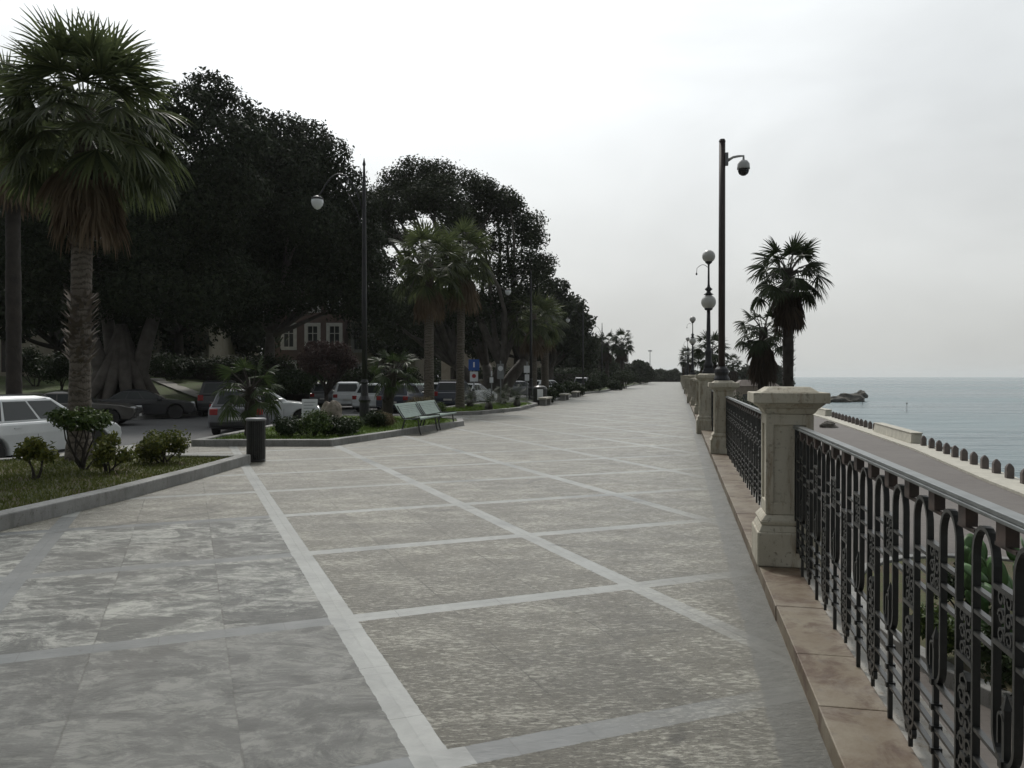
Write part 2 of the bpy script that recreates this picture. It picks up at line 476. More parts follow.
M['tyre'] = simple('tyre_rubber', (.02,.02,.02), (.03,.03,.03), 5, .8)
M['rim'] = simple('wheel_alloy', (.40,.41,.42), (.30,.31,.32), 5, .3, .8)
M['carglass'] = simple('car_glass', (.018,.024,.024), (.03,.036,.036), 1, .06)
M['taillight'] = simple('tail_lamp', (.35,.02,.02), (.25,.015,.015), 5, .2)
M['headlight'] = simple('head_lamp', (.75,.77,.78), (.6,.62,.63), 5, .12)
M['blacktrim'] = simple('black_trim', (.02,.02,.022), (.03,.03,.032), 5, .55)
M['plate'] = simple('number_plate', (.6,.6,.58), (.5,.5,.48), 5, .5)
PAINT = {
 'white': car_paint('white_paint', (.66,.69,.70)), 'silver': car_paint('silver_paint', (.15,.155,.17), .34, .3),
 'brown': car_paint('brown_paint', (.075,.070,.062), .28, .3), 'black': car_paint('black_paint', (.015,.016,.02)),
 'blue': car_paint('navy_paint', (.02,.028,.05)), 'grey': car_paint('grey_paint', (.10,.105,.11), .3, .3),
 'pale': car_paint('pale_green_paint', (.42,.50,.46)),
}

# ------------------------------------------------------------------ world, sun, camera
SUN_AZ, SUN_EL = R(-13), R(50)      # azimuth from +Y (clockwise positive)
sun_dir = Vector((math.sin(SUN_AZ)*math.cos(SUN_EL), math.cos(SUN_AZ)*math.cos(SUN_EL), math.sin(SUN_EL)))
w = bpy.data.worlds.new('World'); scene.world = w; w.use_nodes = True
wt = w.node_tree; wt.nodes.clear()
wo = wt.nodes.new('ShaderNodeOutputWorld'); bg = wt.nodes.new('ShaderNodeBackground')
bg.inputs[1].default_value = .1
sky = wt.nodes.new('ShaderNodeTexSky'); sky.sky_type = 'NISHITA'; sky.sun_disc = False
sky.sun_elevation = SUN_EL; sky.sun_rotation = SUN_AZ % (2*PI)
sky.air_density = 1.0; sky.dust_density = 6.0; sky.ozone_density = 1.0
def wm(op, a, b, c=None, clamp=False):
    x = wt.nodes.new('ShaderNodeMath'); x.operation = op; x.use_clamp = clamp
    for i, v in enumerate((a, b, c)):
        if v is None: continue
        if isinstance(v, bpy.types.NodeSocket): wt.links.new(v, x.inputs[i])
        else: x.inputs[i].default_value = v
    return x.outputs[0]
def wmix(f, a, b, blend='MIX'):
    x = wt.nodes.new('ShaderNodeMix'); x.data_type = 'RGBA'; x.blend_type = blend
    for i, v in ((0, f), (6, a), (7, b)):
        if isinstance(v, bpy.types.NodeSocket): wt.links.new(v, x.inputs[i])
        elif isinstance(v, tuple): x.inputs[i].default_value = (*v, 1)
        else: x.inputs[i].default_value = v
    return x.outputs[2]
tc = wt.nodes.new('ShaderNodeTexCoord')
nrm = wt.nodes.new('ShaderNodeVectorMath'); nrm.operation = 'NORMALIZE'; wt.links.new(tc.outputs['Generated'], nrm.inputs[0])
dt = wt.nodes.new('ShaderNodeVectorMath'); dt.operation = 'DOT_PRODUCT'; wt.links.new(nrm.outputs[0], dt.inputs[0]); dt.inputs[1].default_value = sun_dir
dot = wm('MAXIMUM', dt.outputs['Value'], 0.0)
aur = wm('POWER', dot, 7.0)                 # broad aureole of the sun behind thin cloud
aur2 = wm('POWER', dot, 40.0)
sep = wt.nodes.new('ShaderNodeSeparateXYZ'); wt.links.new(nrm.outputs[0], sep.inputs[0])
mp = wt.nodes.new('ShaderNodeMapping'); wt.links.new(nrm.outputs[0], mp.inputs[0]); mp.inputs['Scale'].default_value = (1, 1, 2.2)
cn = wt.nodes.new('ShaderNodeTexNoise'); wt.links.new(mp.outputs[0], cn.inputs['Vector']); cn.inputs['Scale'].default_value = 2.1; cn.inputs['Detail'].default_value = 6; cn.inputs['Roughness'].default_value = .5; cn.inputs['Distortion'].default_value = .5
cl = wt.nodes.new('ShaderNodeMapRange'); wt.links.new(cn.outputs[0], cl.inputs[0]); cl.inputs[1].default_value = .3; cl.inputs[2].default_value = .7; cl.inputs[3].default_value = .86; cl.inputs[4].default_value = 1.12
low = wt.nodes.new('ShaderNodeMapRange'); wt.links.new(sep.outputs[2], low.inputs[0]); low.inputs[1].default_value = -.02; low.inputs[2].default_value = .32; low.inputs[3].default_value = 0; low.inputs[4].default_value = 1
cc = wmix(low.outputs[0], (5.1, 5.15, 4.95), (5.9, 6.15, 6.25))
frt = wt.nodes.new('ShaderNodeMapRange'); frt.interpolation_type = 'SMOOTHSTEP'; wt.links.new(sep.outputs[1], frt.inputs[0]); frt.inputs[1].default_value = -.5; frt.inputs[2].default_value = .75; frt.inputs[3].default_value = .46; frt.inputs[4].default_value = 1.42
lum0 = wm('MULTIPLY', wm('ADD', wm('MULTIPLY', aur, 1.1), wm('MULTIPLY_ADD', aur2, 2.5, 0.92)), cl.outputs[0])
lum = wm('MULTIPLY', lum0, frt.outputs[0])
cmb = wt.nodes.new('ShaderNodeVectorMath'); cmb.operation = 'SCALE'; wt.links.new(cc, cmb.inputs[0]); wt.links.new(lum, cmb.inputs['Scale'])
hs = wt.nodes.new('ShaderNodeHueSaturation'); hs.inputs['Saturation'].default_value = .35; wt.links.new(sky.outputs[0], hs.inputs['Color'])
fin = wmix(.88, hs.outputs[0], cmb.outputs[0])
wt.links.new(fin, bg.inputs[0]); wt.links.new(bg.outputs[0], wo.inputs[0])

ld = bpy.data.lights.new('sun', 'SUN'); ld.energy = 1.5; ld.angle = R(8); ld.color = (1, .95, .88)
sun = new_obj('sun', ld); sun.rotation_euler = (-sun_dir).to_track_quat('-Z', 'Y').to_euler()

cd = bpy.data.cameras.new('camera'); cam = new_obj('camera', cd); scene.camera = cam
cd.sensor_width = 36; cd.lens = 36*F/1024; cd.clip_end = 60000; cd.clip_start = .05
cam.location = (0, 0, CAMH)
cam.rotation_euler = (PI/2 - math.atan((384-HY)/F), 0, 0)
scene.view_settings.view_transform = 'Standard'; scene.view_settings.look = 'None'
scene.view_settings.exposure = 0; scene.view_settings.gamma = 1
scene.render.engine = 'CYCLES'
scene.cycles.use_denoising = True
scene.cycles.max_bounces = 6; scene.cycles.diffuse_bounces = 3; scene.cycles.glossy_bounces = 3; scene.cycles.transparent_max_bounces = 8
scene.cycles.volume_bounces = 1

# ------------------------------------------------------------------ geometry of the place
SL = .2105                                       # the sea wall runs ahead and to the right
UL = math.hypot(1, SL)
ud = Vector((SL/UL, 1/UL, 0)); nd = Vector((1/UL, -SL/UL, 0))
RZ = -math.atan(SL)                              # rotation that turns local +Y along the wall, +X to the sea
def wall_pt(d, off=0.0, z=0.0):
    """point beside the wall line: d metres ahead, off metres towards the sea"""
    return Vector((.64 + SL*d, d, z)) + nd*off
LOW = -3.5; SEA = -5.4

LEFT_EDGE = [(-6.2, -6), (-5.75, 2), (-5.28, 8.15), (-5.0, 10.14), (-4.82, 12.9), (-4.78, 14.5)]
# promenade slab
W0, W1 = wall_pt(-8), wall_pt(215)
prom = [(-13, -8), (W0.x, W0.y), (W1.x, W1.y), (37.5, 215), (28, 168), (9.3, 79), (6.4, 70), (2.9, 50.6), (1.5, 42.8), (.4, 36.5), (-1.25, 32.7), (-2.5, 31.6), (-7.2, 31.6), (-7.4, 21), (-9.3, 17.5), (-9.3, 14.75), (-13, 14.1)]
b = MB().prism(prom, -3.5, 0.0)
tag(b.build('promenade', M['pave']), kind='structure')

# land, road, lower road, sea
land = [(-900, -60), (W0.x - 1, -60), (W0.x-.2, -8), (W1.x-.4, 215), (48, 240), (52, 300), (40, 600), (-900, 900)]
tag(MB().prism(land, -6.0, -.34).build('ground', M['earth']), kind='structure')
road = [(-80, -20), (-13, -20), (-13, 14.1), (-9.3, 14.75), (-9.3, 17.5), (-7.4, 21), (-7.2, 31.6), (-2.5, 31.6), (-1.25, 32.7), (.4, 36.5), (1.5, 42.8), (2.9, 50.6), (6.4, 70), (9.3, 79), (28, 168), (36, 215), (29, 225), (16, 168), (1, 90), (-9, 58), (-12, 46), (-15.3, 36), (-17, 31.3), (-30, 31), (-80, 31)]
tag(MB().prism(road, -1.0, -.28).build('road', M['asphalt']), kind='structure')

# bollard line on the sea edge of the lower road
SEAEDGE = [(5, -40), (16.2, 8), (24.3, 38.6), (28.9, 54.2), (32.8, 70.3), (38.9, 96), (50, 150), (66, 230)]
def sea_edge(d):
    for (x0, y0), (x1, y1) in zip(SEAEDGE, SEAEDGE[1:]):
        if y0 <= d <= y1: return x0 + (x1-x0)*(d-y0)/(y1-y0)
    return SEAEDGE[-1][0]
Wm = wall_pt(-40); Wn = wall_pt(230)
lowpoly = [(Wm.x-.5, -40)] + [(x-.6, y) for x, y in SEAEDGE] + [(Wn.x-.5, 230)]
tag(MB().prism(lowpoly, -9.0, LOW).build('lower_road', M['lower']), kind='structure')
strip = [(x-1.3, y) for x, y in SEAEDGE] + [(x+.45, y) for x, y in SEAEDGE[::-1]]
tag(MB().prism(strip, -9.0, LOW+.12).build('sea_kerb', M['paleblock']), kind='structure')
n_ = 60
sv = []; sf = []
tag(MB().add([(-3000,-3000,SEA),(5000,-3000,SEA),(5000,5000,SEA),(-3000,5000,SEA)], [(0,1,2,3)]).build('sea', M['sea']), kind='structure')
# the wall below the railing
wl = []
MBw = MB()
vs = [wall_pt(-8,.0,-.002), wall_pt(215,.0,-.002), wall_pt(215,.46,-.002), wall_pt(-8,.46,-.002)]
vb = [Vector((p.x,p.y,-3.8)) for p in vs]
MBw.add(vs+vb, [(0,3,2,1),(4,5,6,7),(0,1,5,4),(1,2,6,5),(2,3,7,6),(3,0,4,7)])
tag(MBw.build('retaining_wall', M['wallstone']), 'plastered sea wall holding the promenade above the lower road', 'wall')

# stone plinth under the railing: slabs laid end to end (local frame, origin on the kerb line)
org = thing('stone_plinth', 'low pink limestone plinth the sea railing stands on', 'plinth', wall_pt(0), RZ)
pb = MB(); y = -8.0
while y < 218:
    L = rnd.choice((.62, .66, .7, .9))
    dz = rnd.uniform(-.002, .002)
    pb.box(rnd.uniform(-.003,.003), .30, y+.003, y+L-.003, -.05, .10+dz)
    y += L
pb.build('slab_course', M['pink'], org, bevel=.006)
MB().box(.303, .50, -8, 218, -.05, .086).build('mortar_strip', M['strip'], org)

# ------------------------------------------------------------------ pedestals
def pedestal(name, label, d, half=.25, top=1.50, prot=0.0, group=None):
    t = thing(name, label, 'pedestal', wall_pt(d, .235 if not prot else .20), RZ, group)
    h = half
    k = h*.98
    MB().box(-h, h, -h, h, .10 if not prot else 0.0, .37).build('base', M['pedestal'], t, bevel=.012)
    m = MB().frus(-h+.012, h-.012, -h+.012, h-.012, .37, .42, .022)
    m.frus(-h+.035, h-.035, -h+.035, h-.035, .42, .455, -.010).frus(-h+.03, h-.03, -h+.03, h-.03, .455, .50, .035)
    m.build('base_moulding', M['pedestal'], t, bevel=.008)
    s = h - .07
    m = MB().box(-s+.018, s-.018, -s+.018, s-.018, .50, top-.20)
    for sx in (-1, 1):                                      # raised corner piers leave a sunk panel on each face
        for sy in (-1, 1):
            x0, x1 = sorted((sx*s, sx*(s-.06))); y0, y1 = sorted((sy*s, sy*(s-.06)))
            m.box(x0, x1, y0, y1, .503, top-.203)
    for z0, z1 in ((.50, .60), (top-.29, top-.20)):
        m.box(-s+.001, s-.001, -s+.001, s-.001, z0+.0015, z1-.0015)
    m.build('shaft', M['pedestal'], t, bevel=.006)
    c = MB().frus(-s-.002, s+.002, -s-.002, s+.002, top-.20, top-.155, -.03)
    c.frus(-s-.035, s+.035, -s-.035, s+.035, top-.155, top-.115, -.045)
    c.box(-h-.035, h+.035, -h-.035, h+.035, top-.114, top-.030)
    c.frus(-h+.03, h-.03, -h+.03, h-.03, top-.030, top+.012, .06)
    c.build('cap', M['pedestal'], t, bevel=.008)
    return t

ped_specs = []   # (d, kind)
base_d = [(-2.7,'lamp'), (6.45,'p'), (15.45,'pole'), (22.2,'lamp')]
ped_specs += base_d
d0 = 22.2
while d0 < 195:
    ped_specs += [(d0+9.1,'p'), (d0+18.2,'p'), (d0+24.6,'lamp')]
    d0 += 24.6
P1 = pedestal('stone_pedestal', 'weathered limestone pedestal between the two big iron railing spans, nearest one', 6.45)
P1['label'] = 'weathered cream pedestal with rust stains, the large one where two iron railings meet'
P2 = pedestal('stone_pedestal', 'cream stone pedestal carrying the tall brown security camera pole', 15.45, group='pedestals of the sea railing')
P1['group'] = 'pedestals of the sea railing'
P3 = pedestal('lamp_pedestal', 'wide cream pedestal under the first double globe lamp beyond the camera pole', 22.2, half=.33, top=1.66, prot=.2, group='pedestals of the sea railing')
P3b = dup(P3, wall_pt(-2.7, .20), RZ, 'wide cream pedestal carrying a lamp behind the viewpoint', 'pedestals of the sea railing')
for d, k in ped_specs[4:]:
    if k == 'lamp':
        lab = 'wide pedestal under the second double globe lamp' if d < 50 else ('wide pedestal under the third double globe lamp' if d < 75 else 'small far off wide lamp pedestal beyond the third double globe lamp')
        dup(P3, wall_pt(d, .20), RZ, lab, 'pedestals of the sea railing')
    else:
        lab = 'narrow pedestal between the first and second double globe lamps' if d < 45 else 'narrow far off pedestal in the row beyond the second double globe lamp'
        dup(P2, wall_pt(d, .24), RZ, lab, 'pedestals of the sea railing')

# ------------------------------------------------------------------ iron railing
T = .615
def arc(c, r, z, a0, a1, n=10, sq=1.0):
    return [(c + r*math.cos(a0+(a1-a0)*i/n), z + r*sq*math.sin(a0+(a1-a0)*i/n)) for i in range(n+1)]
def me_arch():      # one tall pointed-round arch, legs at +-.08, its left leg running on to the short U at -T/4, right leg to the long U at +T/4
    m = MB(); hw = .08
    pts = [(-hw, .55)] + [(-hw, .95)] + arc(0, hw, 1.045, PI, 0, 12, 1.25) + [(hw, .95), (hw, .25)]
    # short U bottom is shared: quarter loops reach half way to the neighbour
    q = T/4 - hw
    left = [(-T/4 + (q)*math.sin(a), .505 + q*.8*(1-math.cos(a))) for a in [PI/2*i/6 for i in range(7)]]
    left = [(-T/4, .50)] + [(-T/4 + q*math.sin(a), .50 + q*(1-math.cos(a))) for a in [PI/2*i/6 for i in range(1,7)]]
    right = [(T/4 - q*math.sin(a), .20 + q*(1-math.cos(a))) for a in [PI/2*i/6 for i in range(6,0,-1)]] + [(T/4, .20)]
    pts = left + [(-hw, .95)] + arc(0, hw, 1.045, PI, 0, 12, 1.2) + [(hw, .95)] + right
    m.strip_bar(pts, .023, .014)
    return m
def scroll(c, z, r, flip, th=.008, w=.012):
    pts = []
    for i in range(15):
        a = i/14*PI*2.2
        rr = r*(1 - .62*i/14)
        pts.append((c + flip*rr*math.cos(a), z + rr*math.sin(a)))
    return pts
def me_panel(z0, z1, hw=.055, frame=True):
    m = MB()
    if frame:
        for zz in (z0, z1): m.box(-.012,.012,-hw-.018,hw+.018, zz-.008, zz+.008)
    n = max(2, round((z1-z0)/.052))
    st = (z1-z0)/n
    for i in range(n):
        for f in (-1, 1):
            m.strip_bar(scroll(f*hw*.5, z0+st*(i+.5), st*.44, f if i % 2 else -f), .014, .009)
        m.cbox((0, 0, z0+st*(i+.5)), (.016, .012, .02))
    m.box(-.006,.006,-.004,.004, z0, z1)
    return m
def me_lowpanel():
    m = MB()
    z0, z1 = .15, .60; n = 6; st = (z1-z0)/n
    for i in range(n):
        for f in (-1, 1):
            m.strip_bar(scroll(f*.026, z0+st*(i+.5), st*.40, f if i % 2 else -f), .018, .012)
        m.cbox((0, 0, z0+st*(i+1)), (.026, .05, .016))
    m.strip_bar([(-.03,.60),(-.028,.625),(0,.64),(.028,.625),(.03,.60)], .024, .012)
    m.box(-.008,.008,-.006,.006, .12, .61)
    return m
def me_post():
    m = MB()
    m.strip_bar([(0, .06), (0, .60), (0,.655)], .019, .017)
    m.add([(-.012,-.012,.655),(.012,-.012,.655),(.012,.012,.655),(-.012,.012,.655),(0,0,.70)], [(0,1,4),(1,2,4),(2,3,4),(3,0,4)])
    m.strip_bar([(.036,.545),(.036,.62)] + arc(0.018, .018, .62, 0, PI, 6), .022, .009)
    for z in (.25, .33, .41, .50): m.cbox((0,0,z), (.038,.026,.022))
    return m
def me_cross(zs, y0, y1, w=.020, th=.012):
    m = MB()
    for z in zs: m.box(-w/2, w/2, y0, y1, z-th/2, z+th/2)
    return m
def me_blocks():
    m = MB(); m.box(-.018,.018,-.034,.034, 1.122, 1.186)
    m.box(-.007,.007,-.075,.075,1.108,1.119)
    return m
RM = None
def railing(name, label, da, db, detail=True):
    """iron railing between the faces of two pedestals da..db (metres ahead)"""
    global RM
    t = thing(name, label, 'railing', wall_pt(da, .285), RZ, 'iron railings along the sea wall')
    L = (db-da)*UL
    n = max(1, round(L/T))
    s = L/(n*T)                                   # stretch a little so whole patterns fit
    MB().box(-.032,.032,0,L,1.187,1.200).box(-.026,.026,.001,L-.001,1.2002,1.216).build('handrail', M['rail'], t, bevel=.004)
    if RM is None:
        RM = dict(arch=me_arch(), panA=me_panel(.83,.99), panB=me_panel(.69,.85), low=me_lowpanel(), post=me_post(),
                  ub=me_cross((.80,.87,.94), -.08, .08), lb=me_cross((.25,.33,.41,.50), .014, T/2-.045), bl=me_blocks())
        RM['lb2'] = me_cross((.25,.33,.41,.50), -T/2+.045, -.014)
        RM['mesh'] = {}
    items = []
    for i in range(n):
        y0 = (i+.5)*T
        items += [('post','post','iron',y0), ('arch','arch_bar','iron',y0+T/4), ('archm','arch_bar','iron',y0-T/4),
                  ('panA','scroll_panel','iron',y0), ('panB','scroll_panel','iron',y0+T/2 if i < n-1 else None),
                  ('low','lower_scroll','iron',y0+T/2 if i < n-1 else None),
                  ('ub','crossbar_set','iron',y0+T/4), ('ub','crossbar_set','iron',y0-T/4),
                  ('lb','crossbar_set','iron',y0), ('lb2','crossbar_set','iron',y0),
                  ('bl','spacer_block','rustiron',y0), ('bl','spacer_block','rustiron',y0+T/2 if i < n-1 else None)]
    items = [q for q in items if q[3] is not None]
    if detail:
        for key, nm, mt, yy in items:
            src = 'arch' if key == 'archm' else key
            if key not in RM['mesh']:
                mm = MB().add(RM[src].v, RM[src].f)
                if key == 'archm':
                    mm.v = [(a, -b_, c) for a, b_, c in mm.v]; mm.f = [f[::-1] for f in mm.f]
                    # mirrored arch: short U on its right
                me = bpy.data.meshes.new(nm); me.from_pydata(mm.v, [], mm.f); me.materials.append(M[mt]); me.update()
                RM['mesh'][key] = me
            o = new_obj(nm, RM['mesh'][key], t); o.location = (0, yy*s, 0)
            if key in ('ub','lb','lb2','arch','archm'): o.scale = (1, s, 1)
        # end stiles
        for yy in (.012, L-.012):
            MB().box(-.016,.016,yy-.009,yy+.009,.09,1.187).build('end_stile', M['iron'], t)
    else:
        key = 'bay_mesh'
        if key not in RM:
            for bk, srcs in ((key, (('post',0,1),('arch',T/4,1),('arch',-T/4,-1),('panA',0,1),('ub',T/4,1),('ub',-T/4,1),('lb',0,1),('lb2',0,1),('bl',0,1),('low',T/2,1),('panB',T/2,1))),):
                m = MB()
                for sk, oy, mir in srcs:
                    fs = RM[sk].f if mir > 0 else [f[::-1] for f in RM[sk].f]
                    m.add([(v[0], v[1]*mir+oy, v[2]) for v in RM[sk].v], fs)
                me = bpy.data.meshes.new('railing_bay'); me.from_pydata(m.v, [], m.f); me.materials.append(M['iron']); me.update()
                RM[bk] = me
        for i in range(n):
            o = new_obj('railing_bay', RM[key], t); o.location = (0, (i+.5)*T*s, 0)
        for yy in (.012, L-.012):
            MB().box(-.016,.016,yy-.009,yy+.009,.09,1.187).build('end_stile', M['iron'], t)
    return t
g = .27
railing('iron_railing', 'longest and closest black iron railing span, ending at the large pedestal', -2.3, 6.45-.19)
railing('iron_railing', 'black iron railing span between the large pedestal and the camera pole pedestal', 6.45+.19, 15.45-.19)
railing('iron_railing', 'short black iron railing span between the camera pole pedestal and the first lamp pedestal', 15.45+.19, 22.2-.27)
prev = (22.2, 'lamp')
for d, k in ped_specs[4:]:
    if d > 120: break
    a = prev[0] + (.27 if prev[1] == 'lamp' else .19); e = d - (.27 if k == 'lamp' else .19)
    lab = ('black iron railing span just past the first globe lamp pedestal' if d < 35 else 'far iron railing span in the row past the first globe lamps')
    railing('iron_railing', lab, a, e, detail=False)
    prev = (d, k)

# ------------------------------------------------------------------ double globe lamps on the wall
def globe_lamp(label, d):
    t = thing('globe_lamp', label, 'street lamp', wall_pt(d, .20, 1.672), RZ, 'double globe lamps on the sea wall')
    MB().box(-.17,.17,-.17,.17,0,.06).frus(-.15,.15,-.15,.15,.06,.16,.03).build('base', M['darkpole'], t, bevel=.01)
    MB().lathe([(.125,.16),(.13,.26),(.09,.33),(.085,.55),(.11,.60),(.075,.66),(.062,.72),(.055,1.3),(.048,1.78)],14).build('pole', M['darkpole'], t, smooth=True)
    MB().lathe([(.05,1.76),(.10,1.78),(.12,1.82)],14).build('lower_collar', M['darkpole'], t, smooth=True)
    prof = [(max(.05,.205*math.sin(a)), 2.0-.205*math.cos(a)) for a in [PI*(.10+.8*i/12) for i in range(13)]]
    MB().lathe(prof, 22).build('lower_globe', M['globe'], t, smooth=True)
    MB().lathe([(.06,2.19),(.14,2.21),(.07,2.26),(.05,2.30),(.11,2.36),(.045,2.42),(.03,2.50),(.024,3.0),(.03,3.05),(.09,3.10),(.10,3.13)],14).build('upper_stem', M['darkpole'], t, smooth=True)
    prof = [(max(.002,.18*math.sin(a)), 3.28-.18*math.cos(a)) for a in [PI*i/14 for i in range(15)]]
    MB().lathe(prof, 22).build('upper_globe', M['globe'], t, smooth=True)
    for f in (-1,):
        pts = [(0,0,2.95)] + [(-.18-.22*math.sin(PI*i/8)*1.0 if False else -.32*i/8, 0, 2.95+.10*math.sin(PI*i/8)) for i in range(1,9)] + [(-.33,0,2.82)]
        MB().tube(pts, .008, 6).lathe([(.012,0),(.03,.03),(.012,.07)],8,(-.33,0,2.76)).build('sensor_arm', M['darkpole'], t)
    return t
L1 = globe_lamp('first double globe lamp, tallest of its row, beyond the security camera pole', 22.2)
dup(L1, wall_pt(-2.7,.20,1.672), RZ, 'double globe lamp behind the viewpoint')
for i, d in enumerate((46.8, 71.4, 96.0, 120.6, 145.2, 169.8)):
    dup(L1, wall_pt(d,.20,1.672), RZ, ('second double globe lamp on the sea wall, half as tall as the first',
        'third double globe lamp on the sea wall, small beside the distant palm', )[i] if i < 2 else 'tiny far double globe lamp at the end of the sea wall')

# security camera pole
t = thing('camera_pole', 'tall brown pole with a white dome security camera on a bracket', 'pole', wall_pt(15.45,.20,1.512), RZ)
MB().lathe([(.15,0),(.15,.04),(.12,.10),(.14,.16),(.13,.22),(.085,.27)],16).build('base', M['darkpole'], t, smooth=False)
MB().lathe([(.066,.2),(.064,2.5),(.060,4.64)],16).build('shaft', M['pole'], t, smooth=True)
MB().lathe([(.062,4.64),(.066,4.65),(.05,4.69)],12).build('top_cap', M['pole'], t)
MB().box(.055,.115,-.05,.05,4.18,4.42).build('bracket_plate', M['greyplastic'], t, bevel=.006)
MB().tube([(.10,0,4.27),(.20,0,4.33),(.30,0,4.345),(.40,0,4.345),(.40,0,4.25)],[.03,.026,.024,.024,.024],8).build('bracket_arm', M['whiteplastic'], t, smooth=True)
h = MB().lathe([(.03,.12),(.075,.11),(.115,.05),(.12,-.02),(.122,-.05)],20,(.40,0,4.14)).build('camera_housing', M['whiteplastic'], t, smooth=True)
MB().lathe([(.108,-.05),(.105,-.09),(.085,-.14),(.04,-.172),(.002,-.18)],20,(.40,0,4.14)).build('camera_dome', M['blackglass'], h, smooth=True)

# ------------------------------------------------------------------ bollards, parapet blocks at the sea edge
def bollard_mesh():
    m = MB()
    m.box(-.17,.17,-.17,.17,0,.50)
    m.frus(-.17,.17,-.17,.17,.5,.62,.05); m.frus(-.12,.12,-.12,.12,.62,.72,.08)
    return m
bo = bollard_mesh().build('stone_bollard', M['bollard'], bevel=.02)
bpos = []
def run(y0, y1, st):
    y = y0
    while y < y1:
        bpos.append(y); y += st
run(20.5, 57.0, 2.0); run(72.5, 97, 2.05); 
first = True
for y in bpos:
    o = bo if first else bo.copy()
    if not first: COL.objects.link(o)
    o.location = (sea_edge(y), y, LOW+.12); o.rotation_euler = (0,0,R(-15))
    tag(o, 'stone bollard in the nearer row on the sea edge before the long pale parapet' if y < 60 else 'small stone bollard in the far row between the two pale parapets', 'bollard', 'stone bollards along the sea edge')
    first = False
def parapet(y0, y1, label):
    x0, x1 = sea_edge(y0), sea_edge(y1)
    t = thing('stone_parapet', label, 'parapet', (x0, y0, LOW+.12), -math.atan2(x1-x0, y1-y0))
    L = math.hypot(x1-x0, y1-y0)
    MB().frus(-.45,.45,0,L,0,.72,.10).build('wall_body', M['paleblock'], t, bevel=.03)
    MB().box(-.40,.40,-.02,L+.02,.722,.80).build('coping', M['paleblock'], t, bevel=.02)
parapet(58.2, 71, 'long pale concrete parapet between the two rows of bollards')
parapet(98, 122, 'pale concrete parapet past the far row of bollards')
def rock_mesh(seed, rx, ry, rz, sub=3, amp=.35, flat=True):
    import bmesh
    bm = bmesh.new(); bmesh.ops.create_icosphere(bm, subdivisions=sub, radius=1)
    from mathutils import noise
    off = Vector((seed*3.1, seed*1.7, seed))
    for v in bm.verts:
        q = v.co.copy()
        k = 1 + amp*noise.noise(q*1.4+off)*1.6 + amp*.5*noise.noise(q*3.7+off)
        v.co = Vector((q.x*rx, q.y*ry, q.z*rz))*k
        if flat and v.co.z < -.3*rz: v.co.z = -.3*rz
    me = bpy.data.meshes.new('rock'); bm.to_mesh(me); bm.free()
    return me
def rock(name, label, cat, loc, r, seed, mat, group=None, rz=0):
    me = rock_mesh(seed, *r); me.materials.append(mat)
    o = new_obj(name, me); o.location = loc; o.rotation_euler = (0,0,rz)
    return tag(o, label, cat, group)
rock('sea_rock', 'largest dark rock islet rising from the sea off the shore', 'rock', (gx(850,215),215,SEA+.5), (3.6,2.4,1.75), 3, M['rock'], 'rocks in the sea')
rock('sea_rock', 'low flat rock in front of the large islet', 'rock', (gx(836,212),212,SEA+.3), (3.8,2.2,1.1), 5, M['rock'], 'rocks in the sea')
rock('sea_rock', 'small pointed rock at the seaward end of the islet', 'rock', (gx(861,220),220,SEA+1.3), (1.6,1.6,1.6), 9, M['rock'], 'rocks in the sea')
rock('sea_rock', 'thin half drowned reef awash in open water', 'rock', (gx(925,76),76,SEA-.02), (3.2,.5,.22), 11, M['rock'], 'rocks in the sea')
rock('boulder', 'dark brown boulder lying on the lower road', 'rock', (gx(829,78),78,LOW+.15), (.75,.5,.45), 13, M['rock'])
t = thing('marker_buoy', 'slim marker pole standing in the sea beyond the bollards', 'marker', (gx(907,150),150,SEA))
MB().lathe([(.05,-1),(.04,1.6)],8).build('pole', M['darkpole'], t)
MB().lathe([(.03,1.6),(.11,1.66),(.13,1.85),(.02,2.0)],8).build('topmark', M['rock'], t)
t = thing('marker_buoy', 'faint marker pole in the sea beside the rock islet', 'marker', (gx(862.5,190),190,SEA))
MB().lathe([(.06,-1),(.05,1.6)],8).build('pole', M['darkpole'], t)

